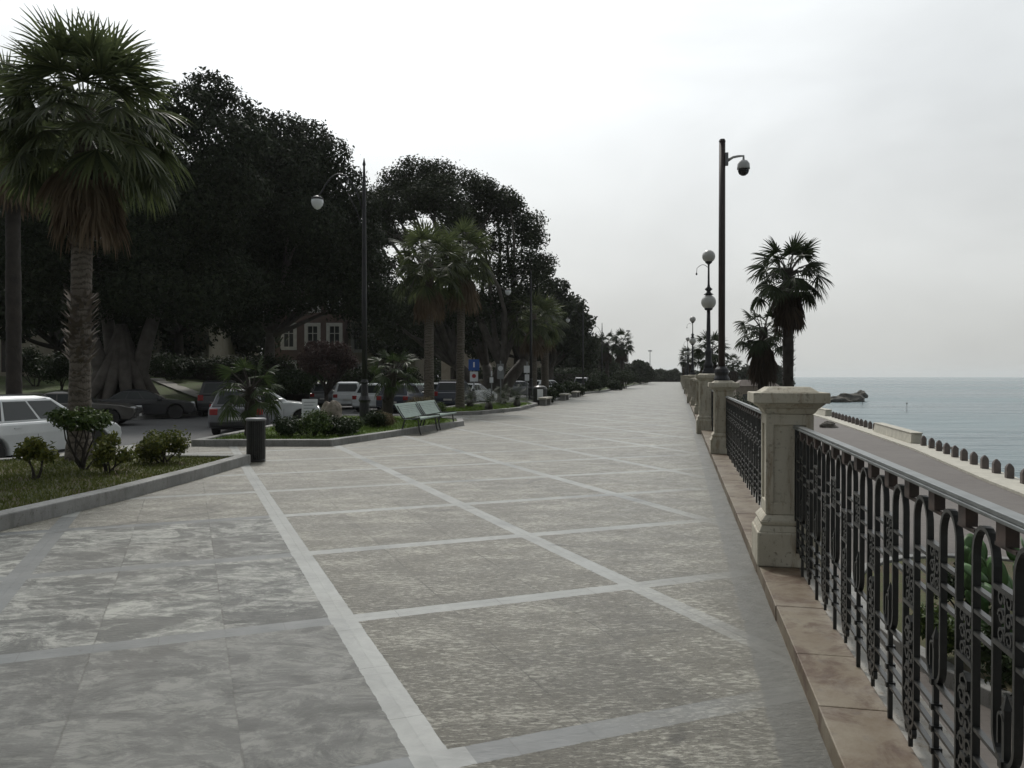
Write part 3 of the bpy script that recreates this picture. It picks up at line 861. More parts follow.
# ------------------------------------------------------------------ palms
def fan_leaf(VF, base, az, el, pet, rad, droop, nseg=22, spread=1.9, w=.045, r_=rng, twist=0):
    V, Fc = VF
    d = np.array([math.cos(az)*math.cos(el), math.sin(az)*math.cos(el), math.sin(el)])
    side = np.array([-math.sin(az), math.cos(az), 0.0])
    up = np.cross(side, d) * -1
    if up[2] < 0 and el < 1.2: up = -up
    # petiole bends down with its length
    hub = base + d*pet + np.array([0,0,-1])*pet*droop*.35
    dd = (hub - base); dd = dd/np.linalg.norm(dd)
    dd = dd + np.array([0,0,-1])*(.12+droop*.75); dd /= np.linalg.norm(dd)
    roll = r_.normal(0, .55); side = side + np.cross(side, dd)*roll*.8; side -= dd*side.dot(dd); side /= np.linalg.norm(side)
    upv = np.cross(side, dd); upv = upv if upv[2] > 0 else -upv
    for k in range(nseg):
        a = spread*(2*(k+.5)/nseg-1) + r_.normal(0,.03)
        L = rad*(1-.22*abs(a/spread)**2)*r_.uniform(.9,1.06)
        v = dd*math.cos(a) + side*math.sin(a) + upv*(-.35*abs(math.sin(a)) + .05)
        v /= np.linalg.norm(v)
        wd = np.cross(v, upv); wd /= (np.linalg.norm(wd)+1e-9)
        pts = []
        p = hub.copy(); vv = v.copy()
        N = 4
        da = spread/nseg*L
        ws = (w*.2, max(w*.5, da*.25*1.1), max(w*.6, da*.5*.95), max(w*.42, da*.33), w*.08)
        tilt = upv*(.5 if k % 2 else -.5)
        ww = wd + tilt*.6; ww /= np.linalg.norm(ww)
        dr = droop*r_.uniform(.7,1.3)
        i0 = len(V)
        for s in range(N+1):
            V.append(p - ww*ws[s]); V.append(p + ww*ws[s])
            p = p + vv*(L/N)
            vv = vv + np.array([0,0,-1])*(.08+.62*dr)*((s+1)/N)**1.5*1.35
            vv /= np.linalg.norm(vv)
        for s in range(N):
            q = i0 + 2*s
            Fc.append((q, q+1, q+3, q+2))

def make_palm(name, label, cat, loc, height, trunk_r, crown_r, nleaf=46, nseg=22, leaf='palmleaf', skirt='skirt', skirt_len=1.2, seed=1, rz=0, group=None,
              boots=True, lean=(0,0), trunkmat='palmtrunk', nskirt=40, base_flare=1.5, w=.045, skirt_r=None):
    r_ = np.random.default_rng(seed); q = random.Random(seed)
    t = thing(name, label, cat, loc, rz, group)
    H = height
    # trunk
    N = max(14, int(H/.12)); pts = []; rad = []
    for i in range(N+1):
        f = i/N
        pts.append((lean[0]*f**1.5, lean[1]*f**1.5, -.25+(H+.25)*f))
        rr = trunk_r*(1 + (base_flare-1)*math.exp(-f*H/.45))*(1-.12*f)
        rad.append(rr*(1+q.uniform(-.05,.05)))
    m = MB().tube(pts, rad, 14)
    m.build('trunk', M[trunkmat], t, smooth=True)
    top = np.array([lean[0], lean[1], H])
    if boots:   # old leaf bases left standing out of the bark
        for (z0, z1, n, ln, out) in boots:
            V = []; Fc = []
            for i in range(n):
                z = q.uniform(z0, z1); a = q.uniform(0, 2*PI); f = max(0, z/H)
                c = np.array([lean[0]*f**1.5, lean[1]*f**1.5, z])
                rdir = np.array([math.cos(a), math.sin(a), 0]); sd = np.array([-math.sin(a), math.cos(a), 0])
                l = ln*q.uniform(.6,1.3); o = out*q.uniform(.5,1.3); ww = .035*q.uniform(.7,1.4)
                p0 = c + rdir*trunk_r*.85; p1 = c + rdir*(trunk_r*.95+o*.6) + np.array([0,0,l*.6]); p2 = c + rdir*(trunk_r+o) + sd*q.uniform(-.06,.06) + np.array([0,0,l])
                i0 = len(V)
                V += [p0-sd*ww, p0+sd*ww, p1-sd*ww*.8, p1+sd*ww*.8, p2-sd*ww*.3, p2+sd*ww*.3]
                Fc += [(i0,i0+1,i0+3,i0+2),(i0+2,i0+3,i0+5,i0+4)]
            np_mesh('leaf_bases', np.array(V), np.array(Fc), M['darkbark'] if leaf != 'palmleaf' else M['palmboot'], t)
    # crown
    VF = ([], []); sm = MB()
    for i in range(nleaf):
        f = (i+.5)/nleaf
        az = i*2.39996 + q.uniform(-.25,.25)
        el = math.asin(max(-1, min(1, 1-1.30*f))) * .98 + q.uniform(-.1,.1)
        pet = crown_r*q.uniform(.42,.66); rad_ = crown_r*q.uniform(.40,.52)
        droop = .15 + .75*f
        base = top + np.array([math.cos(az)*trunk_r*.5, math.sin(az)*trunk_r*.5, -.35*f*crown_r])
        fan_leaf(VF, base, az, el, pet, rad_, droop, nseg, 1.75, w, r_)
        d = np.array([math.cos(az)*math.cos(el), math.sin(az)*math.cos(el), math.sin(el)])
        hub = base + d*pet + np.array([0,0,-1])*pet*droop*.35
        mid = (base+hub)/2 + np.array([0,0,.05*pet])
        sm.tube([base, mid, hub], [.022,.016,.012], 5)
    np_mesh('crown', np.array(VF[0]), np.array(VF[1]), M[leaf], t)
    sm.build('leaf_stalks', M['palmstalk' if leaf == 'palmleaf' else trunkmat], t)
    if nskirt:
        VF = ([], []); sr = skirt_r or crown_r*.42
        for i in range(nskirt):
            az = i*2.39996 + q.uniform(-.3,.3)
            z = -.35*crown_r - q.random()*skirt_len*.5
            base = top + np.array([math.cos(az)*trunk_r*.6, math.sin(az)*trunk_r*.6, z])
            fan_leaf(VF, base, az, q.uniform(-1.15,-.75), sr*q.uniform(.45,.8), skirt_len*q.uniform(.5,.75), .9, max(10, nseg//2), .8, w*.8, r_)
        np_mesh('dead_skirt', np.array(VF[0]), np.array(VF[1]), M[skirt], t)
    return t

# large palm in the near planter
make_palm('fan_palm', 'tallest fan palm with a shaggy brown skirt standing in the near planter', 'palm tree', (gx(82,14.0), 13.9, .1), 6.2, .175, 1.74, 78, 28, lean=(.14,0), skirt_len=1.35, seed=3,
          boots=[(1.7,2.9,150,.16,.13),(3.7,5.0,170,.15,.09),(.4,5,60,.07,.03)], nskirt=60, base_flare=1.7, w=.036, skirt_r=.55)
# palm behind at the frame's left edge
make_palm('fan_palm', 'dark palm at the frame edge behind the tallest palm', 'palm tree', (gx(14,23), 23, -.14), 9.4, .21, 2.0, 44, 22, skirt_len=1.6, seed=5, boots=[(7,9,40,.2,.12)], nskirt=46, trunkmat='darkbark', leaf='palmleaf')
gP = 'pair of tall fan palms in the mid planter'
make_palm('fan_palm', 'thicker trunked palm of the tall pair past the benches, greener crown', 'palm tree', (gx(429,34.5), 34.5, .1), 6.6, .22, 1.85, 50, 20, skirt_len=1.5, seed=11, boots=[(4.9,5.9,40,.2,.1)], group=gP, nskirt=46)
make_palm('fan_palm', 'slimmer leaning trunk palm of the tall pair past the benches', 'palm tree', (gx(460,36.5), 36.5, .1), 7.2, .19, 1.75, 50, 20, skirt_len=1.6, seed=12, boots=[(6,6.8,30,.18,.08)], group=gP, nskirt=46, lean=(.1,.0))
gQ = 'far pair of palms by the second street lamp'
make_palm('fan_palm', 'palm right behind the second street lamp on the park side', 'palm tree', (gx(533,57), 57, .1), 6.0, .3, 2.2, 40, 16, skirt_len=1.6, seed=21, boots=None, group=gQ, nskirt=36, w=.06)
make_palm('fan_palm', 'palm just past the one behind the second street lamp', 'palm tree', (gx(545,62), 62, .1), 6.2, .3, 2.1, 40, 16, skirt_len=1.6, seed=22, boots=None, group=gQ, nskirt=36, w=.06)
# two seaside palms
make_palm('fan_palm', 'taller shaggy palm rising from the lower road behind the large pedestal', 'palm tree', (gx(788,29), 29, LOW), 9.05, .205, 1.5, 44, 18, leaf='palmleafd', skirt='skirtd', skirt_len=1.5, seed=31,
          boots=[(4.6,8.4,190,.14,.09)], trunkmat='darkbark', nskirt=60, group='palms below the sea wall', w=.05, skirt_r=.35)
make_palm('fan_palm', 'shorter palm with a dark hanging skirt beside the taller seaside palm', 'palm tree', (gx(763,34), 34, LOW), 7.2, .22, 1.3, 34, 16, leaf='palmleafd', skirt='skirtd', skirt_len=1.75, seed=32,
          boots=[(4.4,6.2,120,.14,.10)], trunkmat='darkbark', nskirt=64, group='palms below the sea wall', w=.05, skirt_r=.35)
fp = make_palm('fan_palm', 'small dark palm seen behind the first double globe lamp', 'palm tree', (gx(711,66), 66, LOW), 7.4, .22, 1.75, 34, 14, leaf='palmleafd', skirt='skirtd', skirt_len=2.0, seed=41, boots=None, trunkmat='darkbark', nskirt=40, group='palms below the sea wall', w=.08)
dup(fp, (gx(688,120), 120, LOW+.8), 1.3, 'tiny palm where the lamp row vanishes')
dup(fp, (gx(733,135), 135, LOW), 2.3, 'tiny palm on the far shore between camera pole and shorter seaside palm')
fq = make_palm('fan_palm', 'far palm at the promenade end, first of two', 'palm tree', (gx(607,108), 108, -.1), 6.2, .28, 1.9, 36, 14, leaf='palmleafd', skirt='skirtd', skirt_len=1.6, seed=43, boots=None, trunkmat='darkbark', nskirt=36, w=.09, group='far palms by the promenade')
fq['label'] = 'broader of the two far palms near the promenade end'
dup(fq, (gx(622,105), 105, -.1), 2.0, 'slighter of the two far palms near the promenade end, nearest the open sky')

# young palms
def young_palm(label, loc, h, tr, cr, seed, lean=(0,0)):
    return make_palm('young_palm', label, 'palm tree', loc, h, tr, cr, 24, 16, skirt_len=.3, seed=seed, boots=[(.2,h,40,.12,.08)], nskirt=0, trunkmat='darkbark', base_flare=1.2, w=.022, lean=lean, leaf='palmleafm', group='young palms in the planters')
young_palm('young fan palm in the planter behind the slatted litter bin', (gx(250,19.6), 19.6, .1), 1.25, .13, .95, 51)
young_palm('young leaning palm behind the left end of the green benches', (gx(386,27), 27, .1), 1.75, .19, .95, 52, (.25,0))

# cycads
def cycad(label, loc, r, seed, n=34, first=None):
    q = random.Random(seed); m = MB()
    V = []; Fc = []
    for i in range(n):
        az = i*2.4+q.uniform(-.2,.2); f = (i+.5)/n
        el = 1.25 - 1.15*f
        p = np.array([0,0,.3]); v = np.array([math.cos(az)*math.cos(el), math.sin(az)*math.cos(el), math.sin(el)])
        sd = np.array([-math.sin(az), math.cos(az), 0]); L = r*q.uniform(.9,1.1)
        N = 12
        for s in range(N):
            l = .17*math.sin(PI*(s+1.5)/(N+2))*r/1.1
            for sg in (-1,1):
                tip = p + sd*sg*l + v*l*.7
                i0 = len(V); wv = v*.016
                V += [p-wv, p+wv, tip+wv*.2, tip-wv*.2]; Fc.append((i0,i0+1,i0+2,i0+3))
            p = p + v*L/N; v = v + np.array([0,0,-1])*.11; v /= np.linalg.norm(v)
    t = thing('cycad', label, 'plant', loc, 0, 'cycads in the mid planter')
    np_mesh('fronds', np.array(V), np.array(Fc), M['shrubd'], t)
    MB().lathe([(.16,-.1),(.18,.15),(.12,.36)],10).build('stem', M['darkbark'], t)
    return t
c0 = cycad('spiky cycad closest to the benches in the mid planter', (gx(489,35), 34.6, .1), 1.15, 61)
for px, d, lab in ((517,38.5,'spiky cycad next along from the one closest to the benches'), (503,41,'cycad set back behind two others in the mid planter'), (470,37.5,'cycad tucked at the foot of the slim palm trunk')):
    dup(c0, (gx(px,d), d, .1), px*.01, lab)

# ------------------------------------------------------------------ leafy crowns
def leaves(C, Rr, n, size, seed, shell=.55, flat=.75):
    """n leaf quads spread through ellipsoids (centres C [k,3], radii Rr [k,3])"""
    g_ = np.random.default_rng(seed)
    C = np.asarray(C, float); Rr = np.asarray(Rr, float)
    wgt = (Rr[:,0]*Rr[:,1]*Rr[:,2])**(2/3); wgt = wgt/wgt.sum()
    k = g_.choice(len(C), n, p=wgt)
    u = g_.normal(size=(n,3)); u /= np.linalg.norm(u, axis=1)[:,None]
    r = shell + (1-shell)*g_.random(n)**.6
    r *= 1 + .10*g_.normal(size=n)
    P = C[k] + u*Rr[k]*r[:,None]
    nrm_ = u + g_.normal(size=(n,3))*.8; nrm_[:,2] += .25
    nrm_ /= np.linalg.norm(nrm_, axis=1)[:,None]
    a = np.cross(nrm_, g_.normal(size=(n,3))); a /= np.linalg.norm(a, axis=1)[:,None]
    b_ = np.cross(nrm_, a)
    s = size*g_.uniform(.6,1.35,n)[:,None]
    V = np.empty((n,4,3)); V[:,0] = P-a*s; V[:,1] = P-b_*s*flat*.6; V[:,2] = P+a*s; V[:,3] = P+b_*s*flat*.6
    Fq = np.arange(n*4).reshape(n,4)
    return V.reshape(-1,3), Fq

def clumps(c, r, k, cr, seed, lower=-.25, shell=.72):
    """k clump centres over the dome of one crown"""
    q = random.Random(seed); out = []
    i = 0
    while len(out) < k:
        i += 1
        z = lower + (1-lower)*q.random(); a = q.uniform(0, 2*PI); rr = math.sqrt(max(0,1-z*z))
        f = shell + (1-shell)*q.random() - .05
        s = cr*q.uniform(.7,1.35)
        out.append(((c[0]+r[0]*rr*math.cos(a)*f, c[1]+r[1]*rr*math.sin(a)*f, c[2]+r[2]*z*f), (s, s, s*q.uniform(.6,.85))))
    return out

def limb(m, a, b_, ra, rb, q, bend=.12, n=7, k=7):
    a = Vector(a); b_ = Vector(b_); L = (b_-a).length
    o1 = Vector((q.uniform(-1,1), q.uniform(-1,1), q.uniform(.0,.8)))*L*bend
    o2 = Vector((q.uniform(-1,1), q.uniform(-1,1), q.uniform(-.3,.5)))*L*bend*.5
    pts = []
    for i in range(n+1):
        f = i/n
        pts.append(a.lerp(b_, f) + o1*math.sin(PI*f) + o2*math.sin(2*PI*f))
    m.tube(pts, [ra+(rb-ra)*i/n for i in range(n+1)], k)
    return pts

def big_tree(name, label, loc, trunk_h, trunk_r, crown_c, crown_r, nclump, clump_r, nleaf, leaf_size, seed, mat='ficus', bark='bark', stems=1, buttress=0, extra=(), group=None, lower=-.25, shell=.72, nlimb=16, cat='tree', leafshell=.45):
    """crown centre relative to loc"""
    q = random.Random(seed)
    t = thing(name, label, cat, loc, 0, group)
    cl_ = clumps(crown_c, crown_r, nclump, clump_r, seed, lower, shell) + list(extra)
    m = MB()
    hubs = []
    for s in range(stems):
        a = 2*PI*s/stems + q.uniform(-.3,.3); sp = trunk_r*.6 if stems > 1 else 0
        b0 = Vector((math.cos(a)*sp, math.sin(a)*sp, -.3))
        spr = trunk_r*2.2 if stems > 1 else trunk_r*.3
        hh_ = 1.75 if buttress else 1.0
        b1 = Vector((math.cos(a)*(sp+spr*(1.25 if buttress else 1))+q.uniform(-.2,.2), math.sin(a)*(sp+spr), trunk_h*hh_*q.uniform(.85,1.1)))
        pts = [b0.lerp(b1, f)+Vector((math.cos(a),math.sin(a),0))*(-.12*spr*math.sin(PI*f)) for f in [i/8 for i in range(9)]]
        tr = trunk_r/(1 if stems == 1 else 1.7)
        m.tube(pts, [tr*(1.0+.55*math.exp(-i*1.1))*(1-(.075 if buttress else .04)*i) for i in range(9)], 14)
        hubs.append((b1, tr*(.42 if buttress else .70)))
    for s in range(buttress):
        a = 2*PI*s/buttress + q.uniform(-.2,.2); L = trunk_r*q.uniform(1.6,2.6)
        pts = [(math.cos(a)*(L*(1-f)**2.2+trunk_r*(.6-.35*f)), math.sin(a)*(L*(1-f)**2.2+trunk_r*(.6-.35*f)), -.2+trunk_h*1.1*f) for f in [i/7 for i in range(8)]]
        m.tube(pts, [trunk_r*.06+trunk_r*.34*math.sin(PI*min(1,.12+f*.88)) for f in [i/7 for i in range(8)]], 9)
    for i, (c, r) in enumerate(sorted(cl_, key=lambda e: q.random())[:nlimb]):
        hb, hr = min(hubs, key=lambda hh: (Vector(c)-hh[0]).length + q.uniform(0,2))
        P_ = limb(m, hb-Vector((0,0,.2)), c, hr*q.uniform(.45,.7), .05, q, .10, 8, 7)
        for j in range(3):
            p = P_[q.choice((3,4,5,6))]
            c2, r2 = min(cl_, key=lambda e: (Vector(e[0])-p).length + q.uniform(0,clump_r*1.5))
            limb(m, p, c2, hr*.18, .03, q, .14, 5, 5)
    m.build('trunk', M[bark], t, smooth=True)
    V, Fq = leaves([c for c, r in cl_], [r for c, r in cl_], nleaf, leaf_size, seed, leafshell)
    np_mesh('crown', V, Fq, M[mat], t)
    return t
def rel(px, py, d, loc, r, zs=.7):
    return ((gx(px,d)-loc[0], d-loc[1], hz(py,d)-loc[2]), (r, r, r*zs))

gT = 'huge fig trees of the park'
loc = (gx(122,39), 39, .4)
ex = [rel(212,92,39,loc,1.3), rel(232,112,40,loc,1.4), rel(190,108,38,loc,1.5), rel(246,140,39,loc,1.3), rel(172,130,38,loc,1.6), rel(222,140,38,loc,1.7), rel(215,170,38,loc,1.9), rel(235,190,39,loc,1.8), rel(205,215,39,loc,2.0),
      rel(20,250,40,loc,2.0), rel(150,290,37,loc,1.9), rel(200,300,38,loc,1.9), rel(100,290,38,loc,2.0), rel(50,275,39,loc,2.0), rel(235,285,40,loc,1.9), rel(170,200,37,loc,2.2), rel(140,240,37,loc,2.2)]
big_tree('fig_tree', 'giant fig with flaring buttress roots on the lawn behind the brown car', loc, 3.6, .80, (-.8, 1, 9.0), (6.3, 5.0, 6.0), 62, 1.7, 200000, .118, 101, buttress=13, stems=3, extra=ex, group=gT, lower=-.55, shell=.6)
loc = (gx(268,46), 46, 0)
ex = [rel(262,128,46,loc,1.4), rel(285,132,46,loc,1.5), rel(310,140,46,loc,1.5), rel(330,155,46,loc,1.4), rel(345,180,46,loc,1.3), rel(357,205,46,loc,1.5), rel(364,235,46,loc,1.4), rel(366,262,46,loc,1.5), rel(366,290,46,loc,1.6), rel(352,210,46,loc,1.4), rel(350,240,46,loc,1.5), rel(340,270,46,loc,1.8), rel(300,290,45,loc,2.0), rel(260,300,45,loc,2.0), rel(350,300,46,loc,1.8), rel(320,250,45,loc,2.0), rel(225,310,45,loc,2), rel(375,305,47,loc,1.8)]
big_tree('fig_tree', 'dense dark fig with a rounded crown behind the hanging white lamp globe', loc, 4.6, .38, (.8, 1, 9.9), (4.6, 4.4, 5.2), 60, 1.7, 190000, .118, 102, extra=ex, group=gT, lower=-.6, shell=.6)
loc = (gx(492,60), 60, 0)
ex = [rel(395,180,60,loc,1.5,.6), rel(380,195,60,loc,1.3,.6), rel(415,170,60,loc,1.7,.55), rel(440,172,61,loc,1.8,.5), rel(468,182,60,loc,1.7,.5), rel(490,202,60,loc,1.7,.55), rel(512,222,60,loc,1.6,.6), rel(532,240,60,loc,1.4,.65), rel(543,262,60,loc,1.2,.7),
      rel(520,262,59,loc,1.8), rel(498,275,59,loc,2.0), rel(480,305,58,loc,2.0), rel(450,310,59,loc,2.0), rel(405,300,60,loc,2.2), rel(385,315,60,loc,2.0), rel(378,275,61,loc,1.8), rel(510,300,58,loc,1.8), rel(535,285,59,loc,1.6),
      rel(450,205,60,loc,1.6,.6), rel(475,215,60,loc,1.6,.6), rel(425,200,61,loc,1.6,.6), rel(400,215,60,loc,1.4,.6), rel(500,240,59,loc,1.6), rel(480,245,60,loc,1.0), rel(445,232,61,loc,.8), rel(410,240,61,loc,1.0), rel(398,262,61,loc,.8), rel(385,240,60,loc,.9), rel(425,255,62,loc,.7), rel(372,250,60,loc,1.1), rel(430,325,62,loc,2.0), rel(395,330,62,loc,1.9), rel(470,330,62,loc,1.8)]
big_tree('fig_tree', 'umbrella shaped fig with sky showing through its limbs and pale forked trunks', loc, 2.7, .95, (-3.3, 0, 11.6), (6.9, 5.5, 5.2), 40, 1.2, 78000, .12, 103, mat='ficusb', extra=ex, group=gT, lower=.1, shell=.88, stems=4, nlimb=30, leafshell=.3)
loc = (gx(548,84), 84, 0)
ex = [rel(540,272,84,loc,1.6), rel(556,288,84,loc,1.6), rel(570,305,84,loc,1.7), rel(582,322,84,loc,1.5), rel(588,342,84,loc,1.4), rel(575,345,83,loc,2.0), rel(560,330,83,loc,2.4), rel(585,360,84,loc,1.3), rel(525,300,84,loc,2.2), rel(530,335,84,loc,2.4)]
big_tree('fig_tree', 'smaller rounded fig tree stepping down towards the far palms', loc, 2.6, .5, (0, 1, 6.4), (4.3, 4, 4.0), 30, 1.5, 30000, .22, 104, extra=ex, group=gT, lower=-.5, shell=.6)
loc = (gx(600,125), 125, 0)
big_tree('leafy_tree', 'loose crowned tree between the last fig and the far palms', loc, 2.2, .3, (-.6, 0, 4.2), (2.0, 2.4, 2.8), 14, 1.1, 7000, .24, 105, group='trees at the promenade end', nlimb=8, lower=-.5, bark='darkbark')
for i, (px, d, ty, rr, lb) in enumerate(((574,100,350,3.0,'bushy tree low behind the parked pale van'), (628,150,361,3.6,'round tree just past the far palms'), (638,165,364,3.0,'last round tree on the park side'), (612,140,362,3.2,'dark tree right behind the two far palms'))):
    z = hz(ty, d)
    big_tree('leafy_tree', lb, (gx(px,d), d, -.1), z*.35, .25, (0,0,z*.58), (rr, rr, z*.42), 16, 1.2, 7000, .28, 120+i, group='trees at the promenade end', nlimb=8, lower=-.7, bark='darkbark')
# dark trees deeper in the park, behind the cars
for i, (px, d, ty, rr, lb) in enumerate(((60,52,250,6,'dark park tree behind the cream building corner'), (180,58,240,6,'dark park tree between the giant fig and the hedge'), (222,66,250,4,'park tree in the gap beside the red house'),
        (400,80,290,6,'park tree behind the parked hatchbacks'), (340,86,270,5.5,'park tree rising over the red house'), (455,92,300,6,'park tree seen between the tall pair of palms'), (515,100,310,6,'park tree beyond the pale forked trunks'))):
    z = hz(ty, d)
    big_tree('park_tree', lb, (gx(px,d), d, 0), z*.4, .4, (0,0,z*.62), (rr, rr*.7, z*.40), 26, 1.9, 15000, .27, 140+i, group='dark trees deep in the park', nlimb=8, lower=-.7, bark='darkbark')
# trees on the far shore right of the wall
for i, (px, d, ty, rr, lb) in enumerate(((716,150,366,3,'low shore tree beside the camera pole'), (747,140,368,3.4,'low shore tree left of the shorter seaside palm'), (772,150,370,3.2,'low shore tree between the two seaside palm trunks'), (758,170,372,3,'low shore tree behind the shorter palm trunk'), (700,170,370,3,'shore tree near the far lamps'))):
    z = hz(ty, d) - LOW
    big_tree('shore_tree', lb, (gx(px,d), d, LOW), z*.3, .25, (0,0,z*.55), (rr, rr, z*.45), 12, 1.3, 5000, .3, 160+i, group='trees on the far shore', nlimb=6, lower=-.8, bark='darkbark')

# ------------------------------------------------------------------ shrubs
def bush(name, label, loc, r, h, n, size, seed, mat='shrub', group=None, stems=6, lumps=9, cat='shrub', lift=.0):
    q = random.Random(seed)
    t = thing(name, label, cat, loc, 0, group)
    C = []; Rr = []
    for i in range(lumps):
        a = q.uniform(0,2*PI); f = math.sqrt(q.random())*.7
        s = r*q.uniform(.32,.5)
        z = lift + (h-lift)*q.uniform(.35,.80)*(1-.25*f)
        C.append((math.cos(a)*r*f, math.sin(a)*r*f, z)); Rr.append((s, s, min(s, (h-lift)*.42)))
    V, Fq = leaves(C, Rr, n, size, seed, .2)
    V[:,2] = np.maximum(V[:,2], .01)
    np_mesh('foliage', V, Fq, M[mat], t)
    m = MB()
    for c in C[:stems]:
        limb(m, (q.uniform(-.1,.1)*r, q.uniform(-.1,.1)*r, -.05), c, .008+.018*r, .008, q, .12, 5, 5)
    m.build('stems', M['darkbark'], t)
    return t
gS = 'shrubs in the near planter'
zS = .13
bush('shrub', 'round compact shrub near the corner of the near planter', (gx(164,13.3), 13.3, zS), .48, .56, 3600, .034, 201, 'shruby', gS, lumps=14)
bush('shrub', 'leggy shrub with a leafy top and bare stems before the tallest palm', (gx(84,12.4), 12.4, zS), .50, .98, 2200, .042, 202, 'shrub', gS, stems=9, lumps=11, lift=.64)
bush('shrub', 'small shrub with yellowish shoots right of the tallest palm base', (gx(108,12.0), 12.0, zS), .36, .66, 1300, .04, 203, 'shruby', gS, stems=7, lumps=8)
bush('shrub', 'small sparse shrub on one thin stem before the white estate car', (gx(32,11.2), 11.2, zS), .34, .62, 700, .045, 204, 'shruby', gS, stems=4, lumps=7, lift=.25)
gM = 'low shrubs in the bin side planter'
for i, (px, d, r, h, mt, lb) in enumerate(((292,19.4,.55,.55,'shrubd','dark low shrub right of the young palm behind the bin'), (315,19.3,.6,.62,'shrub','green shrub in front of the limestone boulder'),
        (340,19.6,.5,.5,'shrubd','dark shrub between the boulder and the tall street lamp'), (352,20.6,.4,.42,'shrub','small bright shrub nearest the tall street lamp'),
        (372,22.6,.45,.5,'shrubd','dark shrub behind the low dry plant'), (384,22.9,.42,.42,'drygrass','dry brownish low plant left of the benches'), (432,27.2,.5,.6,'shrub','green shrub peeping over the far bench'), (420,28,.55,.95,'drygrass','dry tall tuft behind the benches'))):
    bush('shrub', lb, (gx(px,d), d, .12), r, h, 2600, .035, 220+i, mt, gM, lumps=12)
gF = 'shrubs in the far planters'
for i, (px, d, r, h, lb) in enumerate(((545,46,1.0,.9,'low shrub past the cycads'), (560,54,1.2,1.1,'low shrub between cycads and the parked van'), (572,62,1.3,1.2,'shrub at the bend of the far planter'), (592,76,1.2,1.3,'shrub beside the far end of the pale van'),
        (600,92,1.5,2.1,'tall round shrub at the foot of the far palms'), (625,100,1.8,2.6,'large round shrub right of the far palms'), (615,88,1.1,1.1,'low shrub before the far palms'), (640,150,2,1.8,'shrub at the end of the far planter'))):
    bush('far_shrub', lb, (gx(px,d), d, .0), r, h, 2200, .10, 240+i, 'shrubd', gF, lumps=9)
for i in range(11):
    d = 217+4*(i%2); x = 24.5+2.3*i; hh = (2.8,3.8,3.2,4.1,3.5,3.9,3.3,4.2,3.6,3.9,3.4)[i]
    bush('end_bush', 'big pale bush in the row closing the end of the promenade', (x, d, -.15), 2.1, hh+.5, 3600, .2, 260+i, 'ficusb', 'bushes closing the promenade', lumps=12)
gL = 'shrubs below the sea wall'
for i, (px, d, r, h, lb) in enumerate(((742,50,1.5,3.3,'leafy shrub left of the shorter palm base'), (752,60,1.6,3.2,'leafy shrub just behind the shorter palm'), (775,56,1.4,3.0,'leafy shrub between the seaside palm trunks'), (728,70,1.6,3.4,'shrub beside the camera pole foot'), (735,90,2.2,3.6,'shrub deep below the sea wall'), (765,95,2.4,3.0,'wide shrub on the lower road edge'))):
    bush('shore_shrub', lb, (gx(px,d), d, LOW), r, h, 2600, .11, 280+i, 'shrubd', gL, lumps=10)
C = []; Rr = []; q = random.Random(9)
for i in range(70):
    f = i/69; x = -120+136*f+q.uniform(-1,1); y = 118+14*f+q.uniform(-3,3)
    C.append((x,y,q.uniform(2,3.5))); Rr.append((q.uniform(2.4,3.6),2.2,q.uniform(3,5.5)))
V, Fq = leaves(C, Rr, 90000, .3, 77, .3)
V[:,2] = np.maximum(V[:,2], -.15)
tag(np_mesh('far_wood', V, Fq, M['shrubd']), 'dark mass of far trees closing the view behind the park', 'trees', kind='stuff')
# hedge in the park
def hedge(name, label, p0, p1, w_, h, n, seed, z0=0.0, size=.07):
    t = thing(name, label, 'hedge', (p0[0], p0[1], z0), math.atan2(p1[1]-p0[1], p1[0]-p0[0]))
    L = math.hypot(p1[0]-p0[0], p1[1]-p0[1]); k = int(L/(w_*.5))
    C = [(L*(i+.5)/k, 0, h*.55) for i in range(k)]; Rr = [(w_*.6, w_*.5, h*.5)]*k
    V, Fq = leaves(C, Rr, n, size, seed, .6)
    np_mesh('foliage', V, Fq, M['shrubd'], t)
    MB().box(0,L,-w_*.3,w_*.3,0,h*.75).build('inner_twigs', M['darkbark'], t)
hedge('hedge', 'long dark clipped hedge above the lawn path', (gx(160,50),50), (gx(290,44),44), 1.2, 1.7, 16000, 301, 1.0)
hedge('hedge', 'dark hedge running behind the parked hatchbacks', (gx(285,52),52), (gx(415,56),56), 1.6, 2.2, 16000, 302, -.1, .09)
hedge('hedge', 'low hedge closing the promenade under the pale bushes', (24,213.2), (48,218.5), 2.0, 1.7, 14000, 304, -.15, .16)
hedge('hedge', 'distant hedge behind the forked fig trunks', (gx(480,78),78), (gx(600,100),100), 2, 2.6, 14000, 303, -.1, .12)

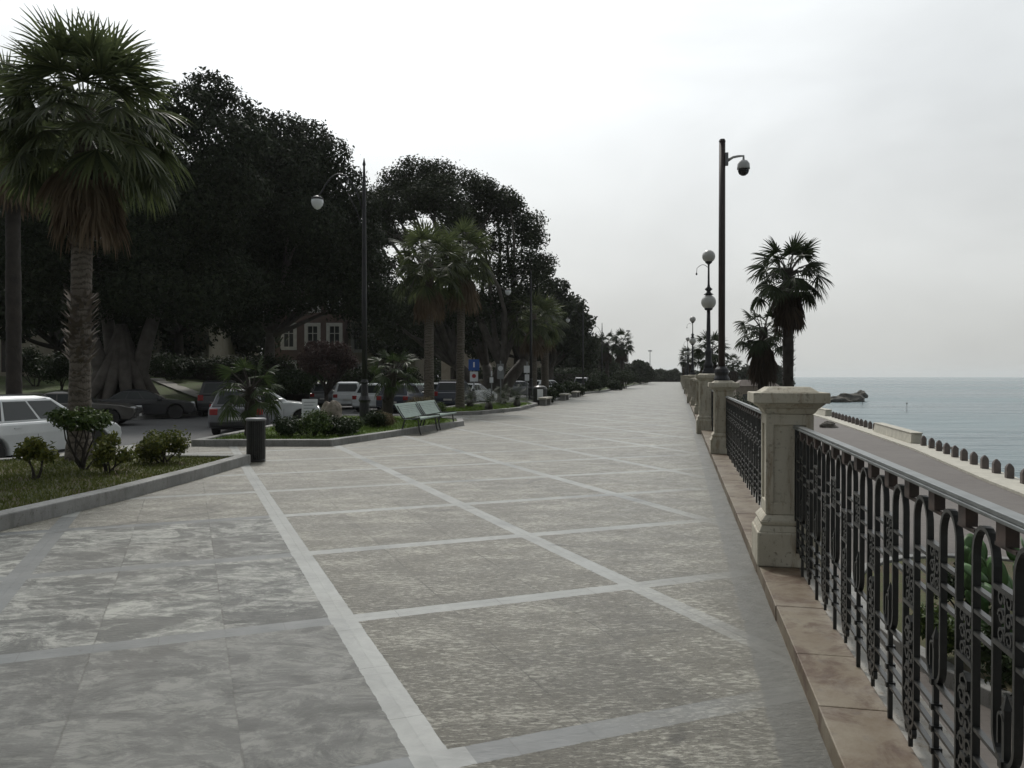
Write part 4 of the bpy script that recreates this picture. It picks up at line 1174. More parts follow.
# ------------------------------------------------------------------ planters, lawns
def planter_kerb(label, outer, h, closed, w_=.22):
    """low stone kerb swept along an open or closed line; boxes butt at mitred corners"""
    t = thing('planter_kerb', label, 'kerb', (0,0,0))
    n = len(outer); V = []; Fc = []
    P_ = [Vector((x,y,0)) for x,y in outer]
    offs = []
    for i in range(n):
        a = P_[(i-1) % n] if (closed or i > 0) else None
        c = P_[(i+1) % n] if (closed or i < n-1) else None
        d1 = (P_[i]-a).normalized() if a is not None else (c-P_[i]).normalized()
        d2 = (c-P_[i]).normalized() if c is not None else d1
        n1 = Vector((-d1.y,d1.x,0)); n2 = Vector((-d2.y,d2.x,0))
        mm = (n1+n2); mm = mm.normalized()*(1/max(.4, mm.normalized().dot(n1)))
        offs.append(mm*w_)
    for i in range(n):
        o = P_[i]; q = P_[i]+offs[i]
        V += [(o.x,o.y,-.4),(o.x,o.y,h),(q.x,q.y,h),(q.x,q.y,-.4)]
    for i in range(n if closed else n-1):
        j = (i+1) % n
        for k in range(3):
            Fc.append((i*4+k, i*4+k+1, j*4+k+1, j*4+k))
    m = MB().add(V, Fc)
    o = m.build('kerb_stone', M['kerb'], t, bevel=.015)
    return t, [(P_[i]+offs[i]*.5) for i in range(n)]
# going anticlockwise keeps the inner side on the left
near = [(-12.2,13.3), (-12.6,-6), (-6.2,-6), (-5.75,2), (-5.28,8.15), (-5.0,10.14), (-4.85,12.3), (-4.78,14.45), (-7.9,14.6), (-9.2,13.6)]
t, inner = planter_kerb('long grey stone kerb round the near grassy planter', near, .165, True)
tag(MB().prism([(p.x,p.y) for p in inner], -.01, .125).build('planter_lawn', M['lawn']), kind='structure')
mid = [(-7.3,17.95), (-4.1,17.95), (-3.0,21.1), (-1.55,25.5), (-1.7,27.2), (-4.2,29.5), (-7.1,29.5), (-7.25,21)]
t, inner = planter_kerb('grey stone kerb round the planter with the two green benches', mid, .15, True)
tag(MB().prism([(p.x,p.y) for p in inner], -.01, .115).build('bench_lawn', M['brightgrass']), kind='structure')
far = [(-2.5,31.7), (-1.25,32.8), (.4,36.5), (1.4,42.5), (1.0,45), (-1.5,44), (-3.6,36), (-4.4,31.75)]
t, inner = planter_kerb('grey stone kerb round the cycad planter past the benches', far, .15, True)
tag(MB().prism([(p.x,p.y) for p in inner], -.01, .115).build('cycad_lawn', M['brightgrass']), kind='structure')
far2 = [(1.9,45.5), (2.9,50.8), (6.3,69.5), (9.1,78.6), (12,93), (20,130), (28,167), (25.5,167), (9,95), (4,72), (.2,52), (-.2,45.8)]
t, inner = planter_kerb('distant stone kerb of the long far planter', far2, .16, True)
tag(MB().prism([(p.x,p.y) for p in inner], -.01, .12).build('far_lawn', M['park']), kind='structure')
for px, d, lb in ((540,43.5,'pale stone seat block at the end of the cycad planter'), (560,52.5,'pale stone seat block past the cycad planter'), (572,60,'small far stone seat block')):
    t = thing('stone_bench', lb, 'bench', (gx(px,d)+.3, d, 0), RZ, 'stone seat blocks')
    MB().box(-.22,.22,-1.1,1.1,.34,.44).build('seat', M['paleblock'], t, bevel=.02)
    for s in (-1,1): MB().box(-.17,.17,s*.8-.15,s*.8+.15,0,.338).build('support', M['kerb'], t)
# grass blades
def grass(name, polys, n, zz, seed, mat, hmin=.02, hmax=.06):
    g_ = np.random.default_rng(seed); pts = []
    from mathutils.geometry import intersect_point_tri_2d
    def inside(x, y, poly):
        c = False; j = len(poly)-1
        for i in range(len(poly)):
            if (poly[i][1] > y) != (poly[j][1] > y) and x < (poly[j][0]-poly[i][0])*(y-poly[i][1])/(poly[j][1]-poly[i][1])+poly[i][0]: c = not c
            j = i
        return c
    V = []; Fc = []
    for poly, cnt in polys:
        xs = [p[0] for p in poly]; ys = [p[1] for p in poly]; k = 0
        while k < cnt:
            x = g_.uniform(min(xs), max(xs)); y = g_.uniform(min(ys), max(ys))
            if not inside(x, y, poly): continue
            k += 1
            h = g_.uniform(hmin, hmax); a = g_.uniform(0, 2*PI); w_ = g_.uniform(.006,.014)
            sd = np.array([math.cos(a), math.sin(a), 0])*w_; ln = np.array([g_.normal()*h*.5, g_.normal()*h*.5, h])
            b0 = np.array([x,y,zz]); i0 = len(V)
            V += [b0-sd, b0+sd, b0+ln+sd*.3, b0+ln-sd*.3]; Fc.append((i0,i0+1,i0+2,i0+3))
    o = np_mesh(name, np.array(V), np.array(Fc), mat)
    return tag(o, kind='stuff')
M['grassblade'] = foliage_mat('grass_blades', (.075,.095,.025), (.17,.18,.06), .6, .3)
M['grassbright'] = foliage_mat('bright_grass_blades', (.07,.12,.018), (.14,.20,.04), .6, .3)
o = grass('grass', [([(-11.9,7), (-5.6,7), (-5.5,8.2), (-5.15,11), (-5.02,14.3), (-7.9,14.35), (-9.2,13.3), (-11.9,12.9)], 26000)], 0, .12, 401, M['grassblade'])
tag(o, 'patchy short grass of the near planter', 'grass')
o = grass('grass', [([(-6.9,18.3),(-4.3,18.3),(-3.3,21.2),(-2.0,25.5),(-2.2,27),(-6.9,29)], 9000), ([(-2.6,32.2),(-1.6,33.1),(-.1,36.6),(1.0,42.3),(-1.0,42.5),(-3.9,32.2)], 7000)], 0, .11, 402, M['grassbright'], .03, .10)
tag(o, 'bright green grass in the bench and cycad planters', 'grass')

# park lawn rising behind the road
def lawn_z(x, y):
    return -.05 + .095*max(0, min(y-32.5, 17))*max(0,min(1,(-x-6-.1*y+6)/9))
nx, ny = 44, 26; V = []; Fc = []
for j in range(ny+1):
    for i in range(nx+1):
        f = i/nx; y = 31.2 + 58*j/ny
        xr = -17 + (y-31.2)*.3
        x = -95 + (xr+95)*f
        V.append((x, y, lawn_z(x,y) + .05*math.sin(x*1.3)*math.sin(y*.9)*(j > 0)))
for j in range(ny):
    for i in range(nx):
        a = j*(nx+1)+i; Fc.append((a,a+1,a+nx+2,a+nx+1))
tag(MB().add(V, Fc).build('park_lawn', M['park'], smooth=True), kind='structure')
t, inner = planter_kerb('pale kerb along the far side of the road before the park lawn', [(-60,31), (-17,31.3), (-15.3,36), (-12,46), (-9,58), (1,91)], -.06, False, .3)
# pale path up the lawn
pp = [(gx(212,36),36), (gx(190,39),39), (gx(168,43),43), (gx(148,47.5),47.5)]
V = []; Fc = []
for i, (x,y) in enumerate(pp):
    for s in (0, .9):
        V.append((x+s*.5, y+s, lawn_z(x,y)+.09))
for i in range(len(pp)-1): Fc.append((2*i,2*i+1,2*i+3,2*i+2))
tag(MB().add(V, Fc).build('lawn_path', M['path']), kind='structure')

# ------------------------------------------------------------------ benches, bin, boulder, sign
def bench(label, loc, rz):
    t = thing('park_bench', label, 'bench', loc, rz, 'pair of green metal benches')
    L = 1.86
    def sheet(prof, name):
        m = MB(); n = len(prof)
        ns = []
        for i in range(n):
            a = Vector((prof[max(0,i-1)][0], 0, prof[max(0,i-1)][1])); c = Vector((prof[min(n-1,i+1)][0],0,prof[min(n-1,i+1)][1]))
            tt = (c-a).normalized(); ns.append(Vector((-tt.z,0,tt.x)))
        for i in range(n-1):                       # narrow steel strips with hairline gaps
            (x0,z0),(x1,z1) = prof[i], prof[i+1]
            f = .12
            xa, za = x0+(x1-x0)*f, z0+(z1-z0)*f
            nn = ns[i]*.012
            m.add([(xa,-L/2,za),(x1,-L/2,z1),(x1,L/2,z1),(xa,L/2,za),(xa+nn.x,-L/2,za+nn.z),(x1+nn.x,-L/2,z1+nn.z),(x1+nn.x,L/2,z1+nn.z),(xa+nn.x,L/2,za+nn.z)],
                  [(0,3,2,1),(4,5,6,7),(0,1,5,4),(1,2,6,5),(2,3,7,6),(3,0,4,7)])
        return m.build(name, M['benchmetal'], t)
    seat = [(.30+.03*math.cos(a), .43+.03*math.sin(a)) for a in (-1.2,-.3,.7)] + [(.30-.05*i, .462-.004*i-.012*math.sin(i/9*PI)) for i in range(10)]
    back = [(-.17-.028*i-.00*i, .45+.036*i+.0012*i*i) for i in range(0,9)]
    back += [(back[-1][0]-.03, back[-1][1]+.02), (back[-1][0]-.06, back[-1][1]+.015)]
    sheet(seat, 'seat'); sheet(back, 'backrest')
    for s in (-1, 1):
        y = s*(L/2-.12)
        m = MB()
        m.tube([(.30,y,0),(.26,y,.12),(.22,y,.40),(.0,y,.435),(-.17,y,.42)], .022, 6)
        m.tube([(-.30,y,0),(-.24,y,.14),(-.15,y,.42),(-.28,y,.60),(-.38,y,.78)], .022, 6)
        m.build('leg', M['iron'], t)
        MB().tube([(.30,s*(L/2-.01),.44),(.31,s*(L/2-.01),.47),(0,s*(L/2-.01),.45),(-.17,s*(L/2-.01),.44),(-.30,s*(L/2-.01),.62),(-.42,s*(L/2-.01),.80)], .018, 6).build('end_frame', M['iron'], t)
    return t
ax = math.atan2(.62, 3.2)
B1 = bench('green slatted metal bench nearer the litter bin, first of the pair', (-2.62, 22.35, 0), -ax)
B1['label'] = 'pale green metal bench of the pair, the one nearer the limestone boulder'
dup(B1, (-2.26, 24.3, 0), -ax, 'pale green metal bench of the pair, the one nearer the tall palms')

t = thing('litter_bin', 'dark slatted round litter bin at the corner of the near planter', 'litter bin', (-4.80, 14.80, 0))
MB().lathe([(.17,0),(.175,.03),(.16,.05)],24).build('base', M['iron'], t)
m = MB()
for k in range(26):
    a = 2*PI*k/26; c, s = math.cos(a), math.sin(a)
    r0 = .16; hw = .014
    V = [(c*(r0+dr)-s*w2, s*(r0+dr)+c*w2, z) for z in (.05,.78) for dr, w2 in ((0,-hw),(0,hw),(.012,hw),(.012,-hw))]
    m.add(V, [(0,3,2,1),(4,5,6,7),(0,1,5,4),(1,2,6,5),(2,3,7,6),(3,0,4,7)])
m.build('slats', M['iron'], t)
MB().lathe([(.142,.04),(.145,.74)],20).build('liner', M['blackglass'], t, smooth=True)
MB().lathe([(.165,.76),(.188,.77),(.188,.80),(.165,.815),(.13,.81)],24).build('rim', M['greyplastic'], t, smooth=True)

me = rock_mesh(21, .36, .30, .60, 4, .26); me.materials.append(M['limestone'])
o = new_obj('limestone_boulder', me); o.location = (gx(331,21), 21, .30)
tag(o, 'rough beige limestone boulder standing in the planter beside the white board', 'boulder')
t = thing('notice_board', 'small white notice board standing among the planter shrubs', 'sign', (gx(308.5,20.5), 20.5, .1), R(6))
t.rotation_euler[0] = R(-14)
MB().box(-.20,.20,-.012,.012,.42,.92).build('panel', M['signwhite'], t, bevel=.004)
m = MB()
for i in range(5): m.box(-.15,.15-.05*(i%2),-.0155,-.0125,.84-.08*i-.012,.84-.08*i)
m.build('print_lines', M['print'], t)
for s in (-1,1): MB().box(s*.17-.012,s*.17+.012,.013,.037,-.1,.90).build('leg', M['galv'], t)
# road signs
def sign(name, label, px, d, parts, h):
    t = thing(name, label, 'road sign', (gx(px,d), d, -.1), 0, 'road signs by the parked cars')
    MB().lathe([(.04,0),(.04,h)],8).build('post', M['galv'], t)
    for nm, mt, z0, z1, w_, kind in parts:
        if kind == 'disc':
            m = MB(); n = 20
            m.add([(w_*math.cos(2*PI*k/n), y, (z0+z1)/2+w_*math.sin(2*PI*k/n)) for y in (-.062,-.045) for k in range(n)], [tuple(range(n)), tuple(range(2*n-1,n-1,-1))]+[(k,(k+1)%n,n+(k+1)%n,n+k)[::-1] for k in range(n)])
            m.build(nm, M[mt], t)
        else: MB().box(-w_,w_,-.06 if kind != 'face' else -.068,-.042 if kind != 'face' else -.0605,z0,z1).build(nm, M[mt], t)
    return t
s1 = sign('road_sign', 'blue square road sign with a white plate below it', 474, 50, [('blue_panel','signblue',2.05,2.75,.34,'b'), ('arrow_mark','signwhite',2.25,2.58,.05,'face'), ('white_plate','signwhite',1.35,1.98,.26,'b'), ('red_disc','signred',1.55,1.85,.13,'disc')], 2.85)
s2 = sign('road_sign', 'small white road sign left of the pale forked trunks', 491.5, 47, [('white_plate','signwhite',1.3,1.62,.11,'b'), ('tip','signwhite',1.7,2.0,.03,'b')], 2.0)
s3 = sign('road_sign', 'pale grey road sign in front of the forked fig trunk', 500.5, 52, [('grey_plate','galv',1.5,2.5,.22,'b'), ('disc','signwhite',2.0,2.4,.17,'disc')], 2.7)
s4 = sign('road_sign', 'white road sign right beside the second street lamp', 527, 50, [('white_plate','signwhite',1.9,2.35,.2,'b'), ('lower_plate','signwhite',1.4,1.8,.14,'b')], 2.6)
t = thing('waste_container', 'dark rounded waste container with a white panel by the second street lamp', 'container', (gx(540,44.5), 44.8, 0), 0)
MB().lathe([(.36,0),(.40,.1),(.42,.85),(.36,.98),(.2,1.06)],14).build('body', M['iron'], t, smooth=False)
MB().box(-.16,.16,-.46,-.425,.25,.85).build('front_panel', M['signwhite'], t, bevel=.02)

# ------------------------------------------------------------------ tall street lamps on the park side
def tall_lamp(label, loc):
    t = thing('street_lamp', label, 'street lamp', loc, 0, 'tall street lamps on the park side')
    MB().lathe([(.22,0),(.22,.12),(.16,.2),(.15,.75),(.19,.82),(.12,.95),(.10,1.3),(.12,1.36),(.085,1.45)],12).build('base', M['darkpole'], t)
    MB().lathe([(.085,1.4),(.075,4),(.055,7.4),(.03,7.9),(.05,7.95),(.01,8.15)],12).build('pole', M['darkpole'], t, smooth=True)
    pts = [(-.05,0,6.6)] + [(-.05-1.38*f, 0, 6.6+.95*math.sin(PI*min(1,f*.98))**.7+.50*f*(1-f)) for f in [i/10 for i in range(1,10)]] + [(-1.42,0,6.98)]
    MB().tube(pts, .022, 7).tube([(0,0,5.9),(-.25,0,6.6),(-.5,0,7.1)],.014,6).build('arm', M['darkpole'], t, smooth=True)
    MB().lathe([(.03,.24),(.10,.21),(.19,.14),(.185,.115)],16,(-1.42,0,6.78)).build('lamp_hood', M['darkpole'], t, smooth=True)
    MB().lathe([(.178,.112),(.185,.04),(.16,-.06),(.09,-.15),(.01,-.19)],18,(-1.42,0,6.78)).build('globe', M['globew'], t, smooth=True)
    return t
SLp = tall_lamp('tall dark street lamp with white drop globe in the bench planter', (gx(364.5,24), 24, .05))
dup(SLp, (gx(531,49), 49, 0), 0, 'second tall street lamp, in front of the far pair of palms')
dup(SLp, (gx(583,74), 74, 0), 0, 'third tall street lamp, against the small rounded fig')
dup(SLp, (gx(602,97), 97, 0), 0, 'fourth tall street lamp, thin against the sky left of the far palms')
for px, d, top, lb in ((650,190,350,'thin distant mast over the bushes closing the promenade'), (628,170,330,'thin distant mast right of the far palms')):
    t = thing('distant_mast', lb, 'mast', (gx(px,d), d, 0), 0)
    MB().lathe([(.10,0),(.06,hz(top,d))],6).build('mast_pole', M['darkpole'], t)
    MB().box(-.45,.45,-.1,.1,hz(top,d)-.35,hz(top,d)-.1).build('mast_head', M['greyplastic'], t)

# ------------------------------------------------------------------ cars
def car(name, label, loc, rz, L=4.3, W=1.76, H=1.47, kind='hatch', paint='white', wb=2.6, belt=.93, hood=.80, rails=False, estate=False):
    """local +X is forward"""
    k_ = 1.07 if loc[1] > 20 else 1.0
    t = thing(name, label, 'car', (loc[0]*k_, loc[1]*k_, loc[2]), rz, 'cars parked by the park')
    x0, x1 = -L/2, L/2; wr = .31; ar = .37
    wx = (-wb/2-.02, wb/2+.05)
    def archp(cx, a0, a1, n=9): return [(cx+ar*math.cos(a0+(a1-a0)*i/n), .30+ar*math.sin(a0+(a1-a0)*i/n)) for i in range(n+1)]
    prof = [(x0+.08,.26)] + [(wx[0]-ar*.98,.22)] + archp(wx[0], PI+.1, -.1) + [(wx[1]-ar*1.0-.05,.20)] + archp(wx[1], PI+.1, -.1) + [(x1-.18,.24),(x1-.04,.34),(x1,.52),(x1-.03,.66),(x1-.18,hood-.03)]
    cow = x1-(1.12 if kind != 'coupe' else 1.35)
    prof += [(x1-.55,hood+.06),(cow,belt)]
    if kind == 'sedan' or kind == 'coupe': prof += [(x0+.75,belt+.02),(x0+.12,belt+.0),(x0+.02,belt-.12),(x0,.55),(x0+.03,.36)]
    else: prof += [(x0+.14,belt),(x0+.05,belt-.08),(x0,.62),(x0,.45),(x0+.03,.34)]
    n = len(prof); V = []; Fc = []
    ysl = (-W/2, -W/2+.05, W/2-.05, W/2)
    zc, xc = .58, 0
    for y in ysl:
        outer = abs(y) > W/2-.01
        for (x, z) in prof:
            if outer:
                zz = z if z < .68 else z-(z-.68)*.22; xx = x*(.985)
            else: zz, xx = z, x
            V.append((xx, y if z < .7 or not outer else y*(1-.03*(z-.7)/.3), zz))
    for k in range(3):
        for i in range(n):
            j = (i+1) % n
            Fc.append((k*n+i, (k+1)*n+i, (k+1)*n+j, k*n+j))
    Fc.append(tuple(range(n))); Fc.append(tuple(range(4*n-1, 3*n-1, -1)))
    body = MB().add(V, Fc).build('body', PAINT[paint], t, bevel=.04, seg=3)
    MB().box(x0+.3,x1-.3,-W/2+.22,W/2-.22,.19,.5).build('underbody', M['blacktrim'], t)
    # cabin
    if kind in ('sedan','coupe'): gb = (x0+.72, cow); gt = (x0+1.35, cow-.85)
    elif kind == 'suv': gb = (x0+.10, cow); gt = (x0+.35, cow-.62)
    else: gb = (x0+.10, cow); gt = (x0+(.42 if not estate else .62), cow-.78)
    wbm, wt_ = W/2-.075, W/2-.25
    A = [Vector((gb[0],-wbm,belt-.02)), Vector((gb[1],-wbm,belt-.02)), Vector((gb[1],wbm,belt-.02)), Vector((gb[0],wbm,belt-.02))]
    Hs = H-.05
    B = [Vector((gt[0],-wt_,Hs)), Vector((gt[1],-wt_,Hs)), Vector((gt[1],wt_,Hs)), Vector((gt[0],wt_,Hs))]
    Cc = [Vector((gt[0]+.28,-wt_+.12,H)), Vector((gt[1]-.32,-wt_+.12,H)), Vector((gt[1]-.32,wt_-.12,H)), Vector((gt[0]+.28,wt_-.12,H))]
    cab = MB().add(A+B+Cc, [(3,2,1,0),(0,1,5,4),(1,2,6,5),(2,3,7,6),(3,0,4,7),(4,5,9,8),(5,6,10,9),(6,7,11,10),(7,4,8,11),(8,9,10,11)]).build('roof', PAINT[paint], t, bevel=.045, seg=3)
    def panel(p00, p10, p11, p01, u0, u1, v0, v1, name, skew0=0, skew1=0):
        nn = (p10-p00).cross(p01-p00).normalized()
        def P_(u, v): return p00.lerp(p10,u).lerp(p01.lerp(p11,u), v)
        pts = [P_(u0,v0), P_(u1,v0), P_(u1+skew1,v1), P_(u0+skew0,v1)]
        a = [p+nn*.006 for p in pts]; b2 = [p-nn*.03 for p in pts]
        return MB().add(b2+a, [(0,3,2,1),(4,5,6,7),(0,1,5,4),(1,2,6,5),(2,3,7,6),(3,0,4,7)]).build(name, M['carglass'], t)
    sides = ((A[0],A[1],B[1],B[0]), (A[2],A[3],B[3],B[2]))
    for si, (p0,p1,p2,p3) in enumerate(sides):
        segs = ((.06,.30,.0,.0),(.325,.60,.0,.0),(.625,.93,.0,-.0)) if kind != 'coupe' else ((.10,.42,0,0),(.45,.93,0,0))
        for u0,u1,s0,s1 in segs:
            if si == 1: u0,u1 = 1-u1,1-u0
            panel(p0,p1,p2,p3,u0,u1,.12,.88,'side_window')
    panel(A[1],A[2],B[2],B[1],.08,.92,.10,.92,'windscreen')
    panel(A[3],A[0],B[0],B[3],.10,.90,.16 if kind != 'sedan' else .08,.88,'rear_window')
    # wheels
    for wxi in wx:
        for s in (-1, 1):
            wl_ = new_obj('wheel', None, t); wl_.location = (wxi, s*(W/2-.12), wr); wl_.rotation_euler = (PI/2*s*-1, 0, 0)
            MB().lathe([(.20,-.10),(.29,-.10),(.31,-.07),(.31,.07),(.29,.10),(.20,.10)],20).build('tyre', M['tyre'], wl_, smooth=False)
            m = MB().lathe([(.205,-.06),(.205,.085),(.19,.095),(.18,.06),(.05,.055),(.045,.075),(.002,.08)],20)
            m.build('rim', M['rim'], wl_)
    for s in (-1, 1):
        MB().box(x1-.22,x1-.03,s*(W/2-.28)-.17,s*(W/2-.28)+.17,.60,.72).build('headlight', M['headlight'], t, bevel=.03)
        zz = (.66,.86) if kind != 'suv' else (.75,1.0)
        MB().box(x0-.008,x0+.12,s*(W/2-.17)-.12,s*(W/2-.17)+.12,zz[0],zz[1]).build('tail_light', M['taillight'], t, bevel=.02)
        MB().box(cow-.42,cow-.24,s*(W/2+.06)-.10,s*(W/2+.06)+.05,belt-.02,belt+.12).build('mirror', PAINT[paint], t, bevel=.03)
        for sx_ in (-.32,.62):
            MB().box(sx_-.004,sx_+.004,s*(W/2+.001)-.002,s*(W/2+.001)+.002,.30,.67).build('door_seam', M['blacktrim'], t)
        MB().box(wx[0]+ar+.03,wx[1]-ar-.08,s*(W/2+.002)-.006,s*(W/2+.002)+.006,.225,.285).build('sill_trim', M['blacktrim'], t)
        for hx in ((-.15,.85) if kind != 'coupe' else (.15,)):
            MB().box(hx-.75,hx-.57,s*(W/2-.015)-.014,s*(W/2-.015)+.014,.80,.825).build('door_handle', PAINT[paint], t)
    for s, nm in ((-1,'rear_bumper'), (1,'front_bumper')):
        xx = x0-.03 if s < 0 else x1-.10
        MB().box(xx,xx+.13,-W/2+.06,W/2-.06,.30,.44).build(nm, M['blacktrim'] if paint in ('silver','black') else PAINT[paint], t, bevel=.03)
        MB().box((x0-.038) if s < 0 else x1+.031, (x0-.0305) if s < 0 else x1+.038, -.25,.25,.50 if s<0 else .33,.60 if s<0 else .43).build('number_plate', M['plate'], t)
    MB().box(x1-.035,x1+.006,-.42,.42,.52,.63).build('grille', M['blacktrim'], t)
    if rails:
        for s in (-1,1): MB().tube([(gt[0]+.1,s*(wt_-.02),H-.03),(gt[0]+.2,s*(wt_-.02),H+.035),(gt[1]-.25,s*(wt_-.02),H+.035),(gt[1]-.1,s*(wt_-.02),H-.03)],.014,6).build('roof_rail', M['blacktrim'], t)
    return t
ZR = -.28
car('parked_car', 'white estate car with roof rails beside the tallest palm', (-10.75, 17.1, ZR), R(77), 4.4, 1.78, 1.46, 'hatch', 'white', rails=True, estate=True, wb=2.75)
car('parked_car', 'low dark brown coupe by the kerb of the park lawn', (gx(76,28.0), 28.0, ZR), R(16), 4.4, 1.8, 1.30, 'coupe', 'brown', belt=.86, hood=.74)
car('parked_car', 'dark grey saloon mostly hidden behind the brown coupe', (gx(136,32), 32.6, ZR), R(22), 4.3, 1.75, 1.3, 'sedan', 'black', belt=.86, hood=.74)
car('parked_car', 'black off-roader seen from behind, left of the silver hatchback', (gx(204,34), 36.0, ZR), R(106), 4.3, 1.82, 1.66, 'suv', 'black', belt=1.02, hood=.92)
car('parked_car', 'silver grey hatchback seen from behind through the young palm', (gx(246,24.9), 24.9, ZR), R(100), 3.95, 1.70, 1.50, 'hatch', 'silver', wb=2.45)
car('parked_car', 'white car beyond the small notice board, seen from its flank', (gx(264,27.5), 27.8, ZR), R(16), 3.9, 1.7, 1.45, 'hatch', 'white', wb=2.45)
car('parked_car', 'grey hatchback standing left of the white one behind the boulder', (gx(326,45), 45, ZR), R(100), 3.9, 1.7, 1.5, 'hatch', 'grey', wb=2.45)
car('parked_car', 'white hatchback with red tail lights just left of the tall street lamp', (gx(349,43), 43, ZR), R(99), 3.7, 1.68, 1.55, 'hatch', 'white', wb=2.4)
car('parked_car', 'white car partly behind the leaning young palm', (gx(375,38), 40, ZR), R(75), 3.9, 1.7, 1.5, 'hatch', 'white', wb=2.45)
car('parked_car', 'navy blue hatchback behind the leaning young palm', (gx(398,37), 39, ZR), R(80), 3.9, 1.72, 1.5, 'hatch', 'blue', wb=2.45)
car('parked_car', 'pale green car next to the navy hatchback', (gx(414,41), 43, ZR), R(60), 4.0, 1.72, 1.46, 'hatch', 'pale', wb=2.5)
car('parked_car', 'white car between the two tall palm trunks', (gx(438,47), 49, ZR), R(70), 4.0, 1.72, 1.46, 'hatch', 'white', wb=2.5)
car('parked_car', 'dark blue car with roof rails behind the slim palm trunk', (gx(452,41), 43.5, ZR), R(82), 4.1, 1.76, 1.58, 'suv', 'blue', belt=1.0, hood=.9, rails=True)
car('parked_car', 'white saloon right of the slim palm trunk', (gx(470,46), 48, ZR), R(65), 4.2, 1.72, 1.42, 'sedan', 'white', wb=2.5)
car('parked_car', 'silver car glimpsed beside the second street lamp', (gx(520,66), 66, ZR), R(30), 4.2, 1.74, 1.45, 'hatch', 'silver')
car('parked_car', 'white car seen between the far pair of palm trunks', (gx(550,70), 72, ZR), R(40), 4.2, 1.74, 1.5, 'hatch', 'white')
car('parked_car', 'pale off-roader facing us past the far street lamp', (gx(584,80), 83, ZR), R(-100), 4.2, 1.8, 1.72, 'suv', 'silver', belt=1.02, hood=.92, rails=True)
car('parked_car', 'white van like car beside the foot of the far palms', (gx(603,100), 104, ZR), R(-100), 4.4, 1.8, 1.8, 'suv', 'white', belt=1.02, hood=.92)
# two motor scooters stand as dark shapes among the cars: built as one low thing each is not readable in the photo, left out

# ------------------------------------------------------------------ buildings behind the park
def building(name, label, loc, rz, W_, D, H, mat, wins, frame, cornice=True, courses=False):
    """front face is local -Y; wins = (x, z0, w, h)"""
    t = thing(name, label, 'building', loc, rz)
    # wall with true openings made of strips
    xs = sorted(set([0, W_] + [v for (x,z,w_,h_) in wins for v in (x-w_/2, x+w_/2)]))
    zs = sorted(set([0, H] + [v for (x,z,w_,h_) in wins for v in (z, z+h_)]))
    m = MB()
    for i in range(len(xs)-1):
        for j in range(len(zs)-1):
            cx, cz = (xs[i]+xs[i+1])/2, (zs[j]+zs[j+1])/2
            if any(abs(cx-x) < w_/2 and z < cz < z+h_ for (x,z,w_,h_) in wins): continue
            m.add([(xs[i],0,zs[j]),(xs[i+1],0,zs[j]),(xs[i+1],0,zs[j+1]),(xs[i],0,zs[j+1])], [(0,1,2,3)])
    for (x,z,w_,h_) in wins:      # reveals
        a, c, e, f = x-w_/2, x+w_/2, z, z+h_
        m.add([(a,0,e),(c,0,e),(c,0,f),(a,0,f),(a,.3,e),(c,.3,e),(c,.3,f),(a,.3,f)], [(0,4,5,1),(1,5,6,2),(2,6,7,3),(3,7,4,0)])
    m.add([(0,0,0),(0,D,0),(0,D,H),(0,0,H)], [(0,1,2,3)]); m.add([(W_,0,0),(W_,D,0),(W_,D,H),(W_,0,H)], [(3,2,1,0)]); m.add([(0,D,0),(W_,D,0),(W_,D,H),(0,D,H)], [(0,3,2,1)][::-1])
    m.build('wall', M[mat], t)
    MB().frus(-.3,W_+.3,-.3,D+.3,H+.35,H+1.6,1.2).build('roof', M['rooft'], t)
    if cornice: MB().box(-.35,W_+.35,-.35,D+.35,H+.001,H+.348).build('cornice', M[mat], t, bevel=.05)
    if courses:
        m = MB(); z = .4
        while z < H-.2:
            for (a, c) in [(0, W_)]:
                segs = [(a, c)]
                for (x,z0,w_,h_) in wins:
                    if z0-.12 < z < z0+h_+.12:
                        ns_ = []
                        for (s,e) in segs:
                            if s < x-w_/2-.12: ns_.append((s, min(e,x-w_/2-.12)))
                            if e > x+w_/2+.12: ns_.append((max(s,x+w_/2+.12), e))
                        segs = ns_
                for s,e in segs: m.box(s, e, -.035, -.002, z, z+.30)
            z += .36
        m.build('stone_courses', M[mat], t)
    for (x,z,w_,h_) in wins:
        f = MB()
        a, c, e, g2 = x-w_/2, x+w_/2, z, z+h_; k = .12
        f.box(a-.2,a+k,-.06,.10,e-.2,g2+.2).box(c-k,c+.2,-.06,.10,e-.2,g2+.2).box(a+k,c-k,-.06,.10,g2-k,g2+.2).box(a+k,c-k,-.08,.10,e-.2,e+k)
        f.box(x-.035,x+.035,.02,.09,e+k,g2-k).box(a+k,x-.035,.02,.09,e+h_*.62,e+h_*.62+.07).box(x+.035,c-k,.02,.09,e+h_*.62,e+h_*.62+.07)
        fo = f.build('window', M[frame], t)
        MB().box(a,c,.12,.14,e,g2).build('pane', M['pane'], fo)
    return t
building('cream_house', 'long cream house with banded stone courses behind the park', (-44, 60, .9), 0, 21, 12, 9.5, 'cream', [(x, 1.2, 1.1, 2.9) for x in (2,6,10,14,18.2)] + [(x, 5.6, 1.1, 2.4) for x in (2,6,10,14,18.2)], 'shutter', courses=True)
building('red_house', 'red plaster house with tall white framed windows behind the hedge', (gx(268,76), 76, -.1), 0, 7.3, 10, 12, 'brickred', [(x, z, 1.15, 2.2) for x in (2.0,4.3,6.4) for z in (.8,4.4,8)], 'winwhite')
building('pale_house', 'pale house beside the red one, half hidden by foliage', (gx(344,78), 78, -.1), 0, 7, 10, 9, 'cream', [(x, z, 1.0, 2.0) for x in (1.4,3.6,5.8) for z in (.8,4.2)], 'winwhite')
